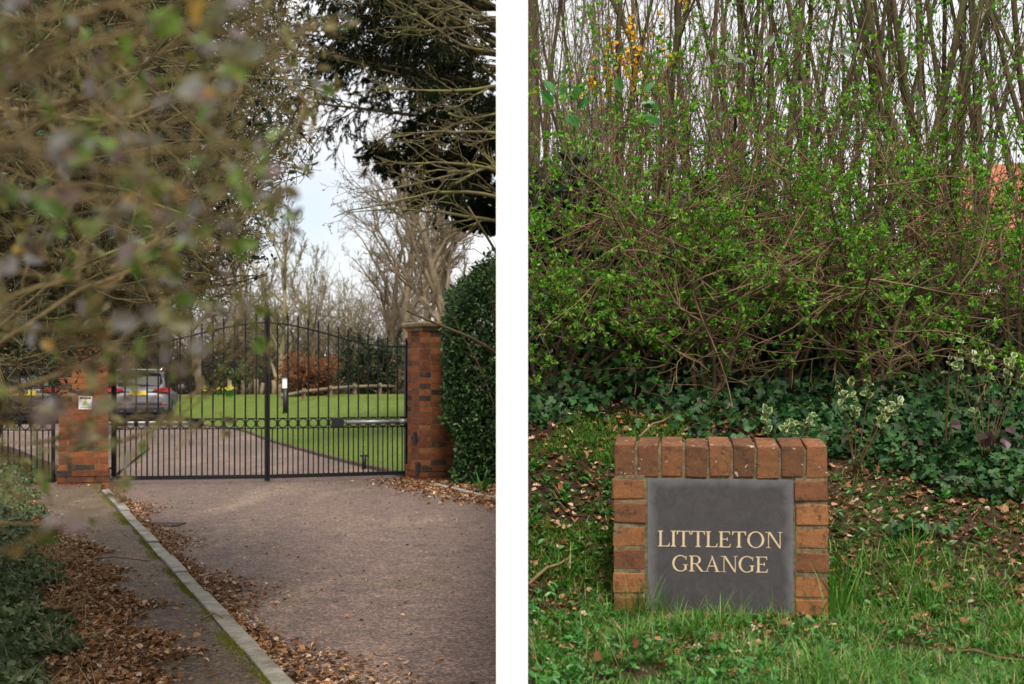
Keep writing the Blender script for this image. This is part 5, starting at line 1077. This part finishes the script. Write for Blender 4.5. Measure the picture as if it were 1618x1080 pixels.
spray(601, 890, 165, 6.3, 6, .095, M['weed'], 'upright glossy green laurel leaves at the left edge of the hedge', ax=(-.3, 0, 1))
spray(602, 1000, 165, 6.4, 6, .09, M['weed'], 'spreading glossy green laurel leaves below the gorse flowers', ax=(1, 0, .1))
M['pale_leaf'] = leafmat('pale_leaf', [(0, (.10, .16, .08)), (1, (.22, .26, .18))], .5, .3)
spray(603, 1180, 92, 5.9, 5, .07, M['pale_leaf'], 'pale bramble leaf spray high in the middle of the hedge', 'bramble')
spray(604, 1290, 65, 6.2, 3, .06, M['pale_leaf'], 'pale bramble leaf pair near the top right of the middle stems', 'bramble')
spray(605, 1425, 170, 6.2, 3, .055, M['pale_leaf'], 'pale bramble leaves before the crowded dark stems', 'bramble')
# ------------------------------------------------------------------ the house behind
hs = empty('brick_house', (10.3, 27.5, 0), R(-17), 'orange brick house with tiled roof glimpsed behind the right end of the hedge', 'house')
def tex_wall(name, a, b_, mortar, sc3):
    m, n, b = mat(name, .9, 0, .2); t = N_(n, 'ShaderNodeTexCoord'); mp = N_(n, 'ShaderNodeMapping'); mp.inputs['Rotation'].default_value = (R(90), 0, 0); n.links.new(t.outputs['Object'], mp.inputs[0])
    br = N_(n, 'ShaderNodeTexBrick'); br.inputs['Scale'].default_value = sc3; br.inputs['Color1'].default_value = (*a, 1); br.inputs['Color2'].default_value = (*b_, 1); br.inputs['Mortar'].default_value = (*mortar, 1); br.inputs['Mortar Size'].default_value = .02
    n.links.new(mp.outputs[0], br.inputs[0]); n.links.new(br.outputs[0], b.inputs['Base Color']); return m
wl_ = tex_wall('house_brick', (.48, .16, .08), (.6, .24, .13), (.45, .35, .27), 3.2)
x0, x1, zt = -2.1, 6, 4.0
wm = MB(); wh = [( -.9, 3.9, .3, 1.2), (.9, 3.9, .3, 1.2), (-.9, 1.6, 0, 0)]
# wall strips around two window openings
wx = [(-1.35, -.45), (.9, 1.8)]; wz = (1.9, 2.9)
wm.box(((x0+x1)/2, .15, wz[0]/2), (x1-x0, .3, wz[0])); wm.box(((x0+x1)/2, .15, (wz[1]+zt)/2), (x1-x0, .3, zt-wz[1]))
ed = [x0]+[e for w_ in wx for e in w_]+[x1]
for q in range(0, len(ed), 2): wm.box(((ed[q]+ed[q+1])/2, .15, (wz[0]+wz[1])/2), (ed[q+1]-ed[q], .3, wz[1]-wz[0]))
wm.box((x0+.15, 4, zt/2), (.3, 7.4, zt)); wm.build('wall', wl_, hs)
for a_, b_ in wx:
    w0 = MB(); 
    for zz_ in (wz[0]+.03, wz[1]-.03, (wz[0]+wz[1])/2): w0.box(((a_+b_)/2, .08, zz_), (b_-a_, .07, .06))
    for xx_ in (a_+.03, b_-.03, (a_+b_)/2): w0.box((xx_, .083, (wz[0]+wz[1])/2), (.06, .07, wz[1]-wz[0]))
    wo = w0.build('window', M['white'], hs); MB().box(((a_+b_)/2, .13, (wz[0]+wz[1])/2), (b_-a_, .02, wz[1]-wz[0])).build('pane', M['glass_dark'], wo)
    MB().box(((a_+b_)/2, -.04, wz[0]-.03), (b_-a_+.2, .12, .06)).build('sill', M['white'], wo)
rf = MB(); e0, rz_ = -.45, 2.2; V = [(x0-.3, e0, zt-.05), (x1+.3, e0, zt-.05), (x1+.3, 4, zt+rz_), (x0-.3, 4, zt+rz_), (x0-.3, 8.4, zt-.05), (x1+.3, 8.4, zt-.05)]; V2 = [(a, b, c-.12) for a, b, c in V]
rf.add(V+V2, [0,1,2,3, 3,2,5,4, 7,6,9,8, 8,9,10,11, 0,6,7,1, 4,5,11,10, 0,3,9,6, 3,4,10,9, 1,7,8,2, 2,8,11,5], [4]*10)
rf.build('roof', tex_wall('roof_tile', (.38, .13, .07), (.48, .18, .10), (.2, .08, .05), 5), hs)
fb = MB().box(((x0+x1)/2, -.38, zt-.12), (x1-x0+.6, .04, .2)); fb.build('fascia', M['white'], hs)
wb = MB().box(((x0+x1)/2, -.03, 3.12), (x1-x0, .06, .22)); wb.build('render_band', M['white'], hs)
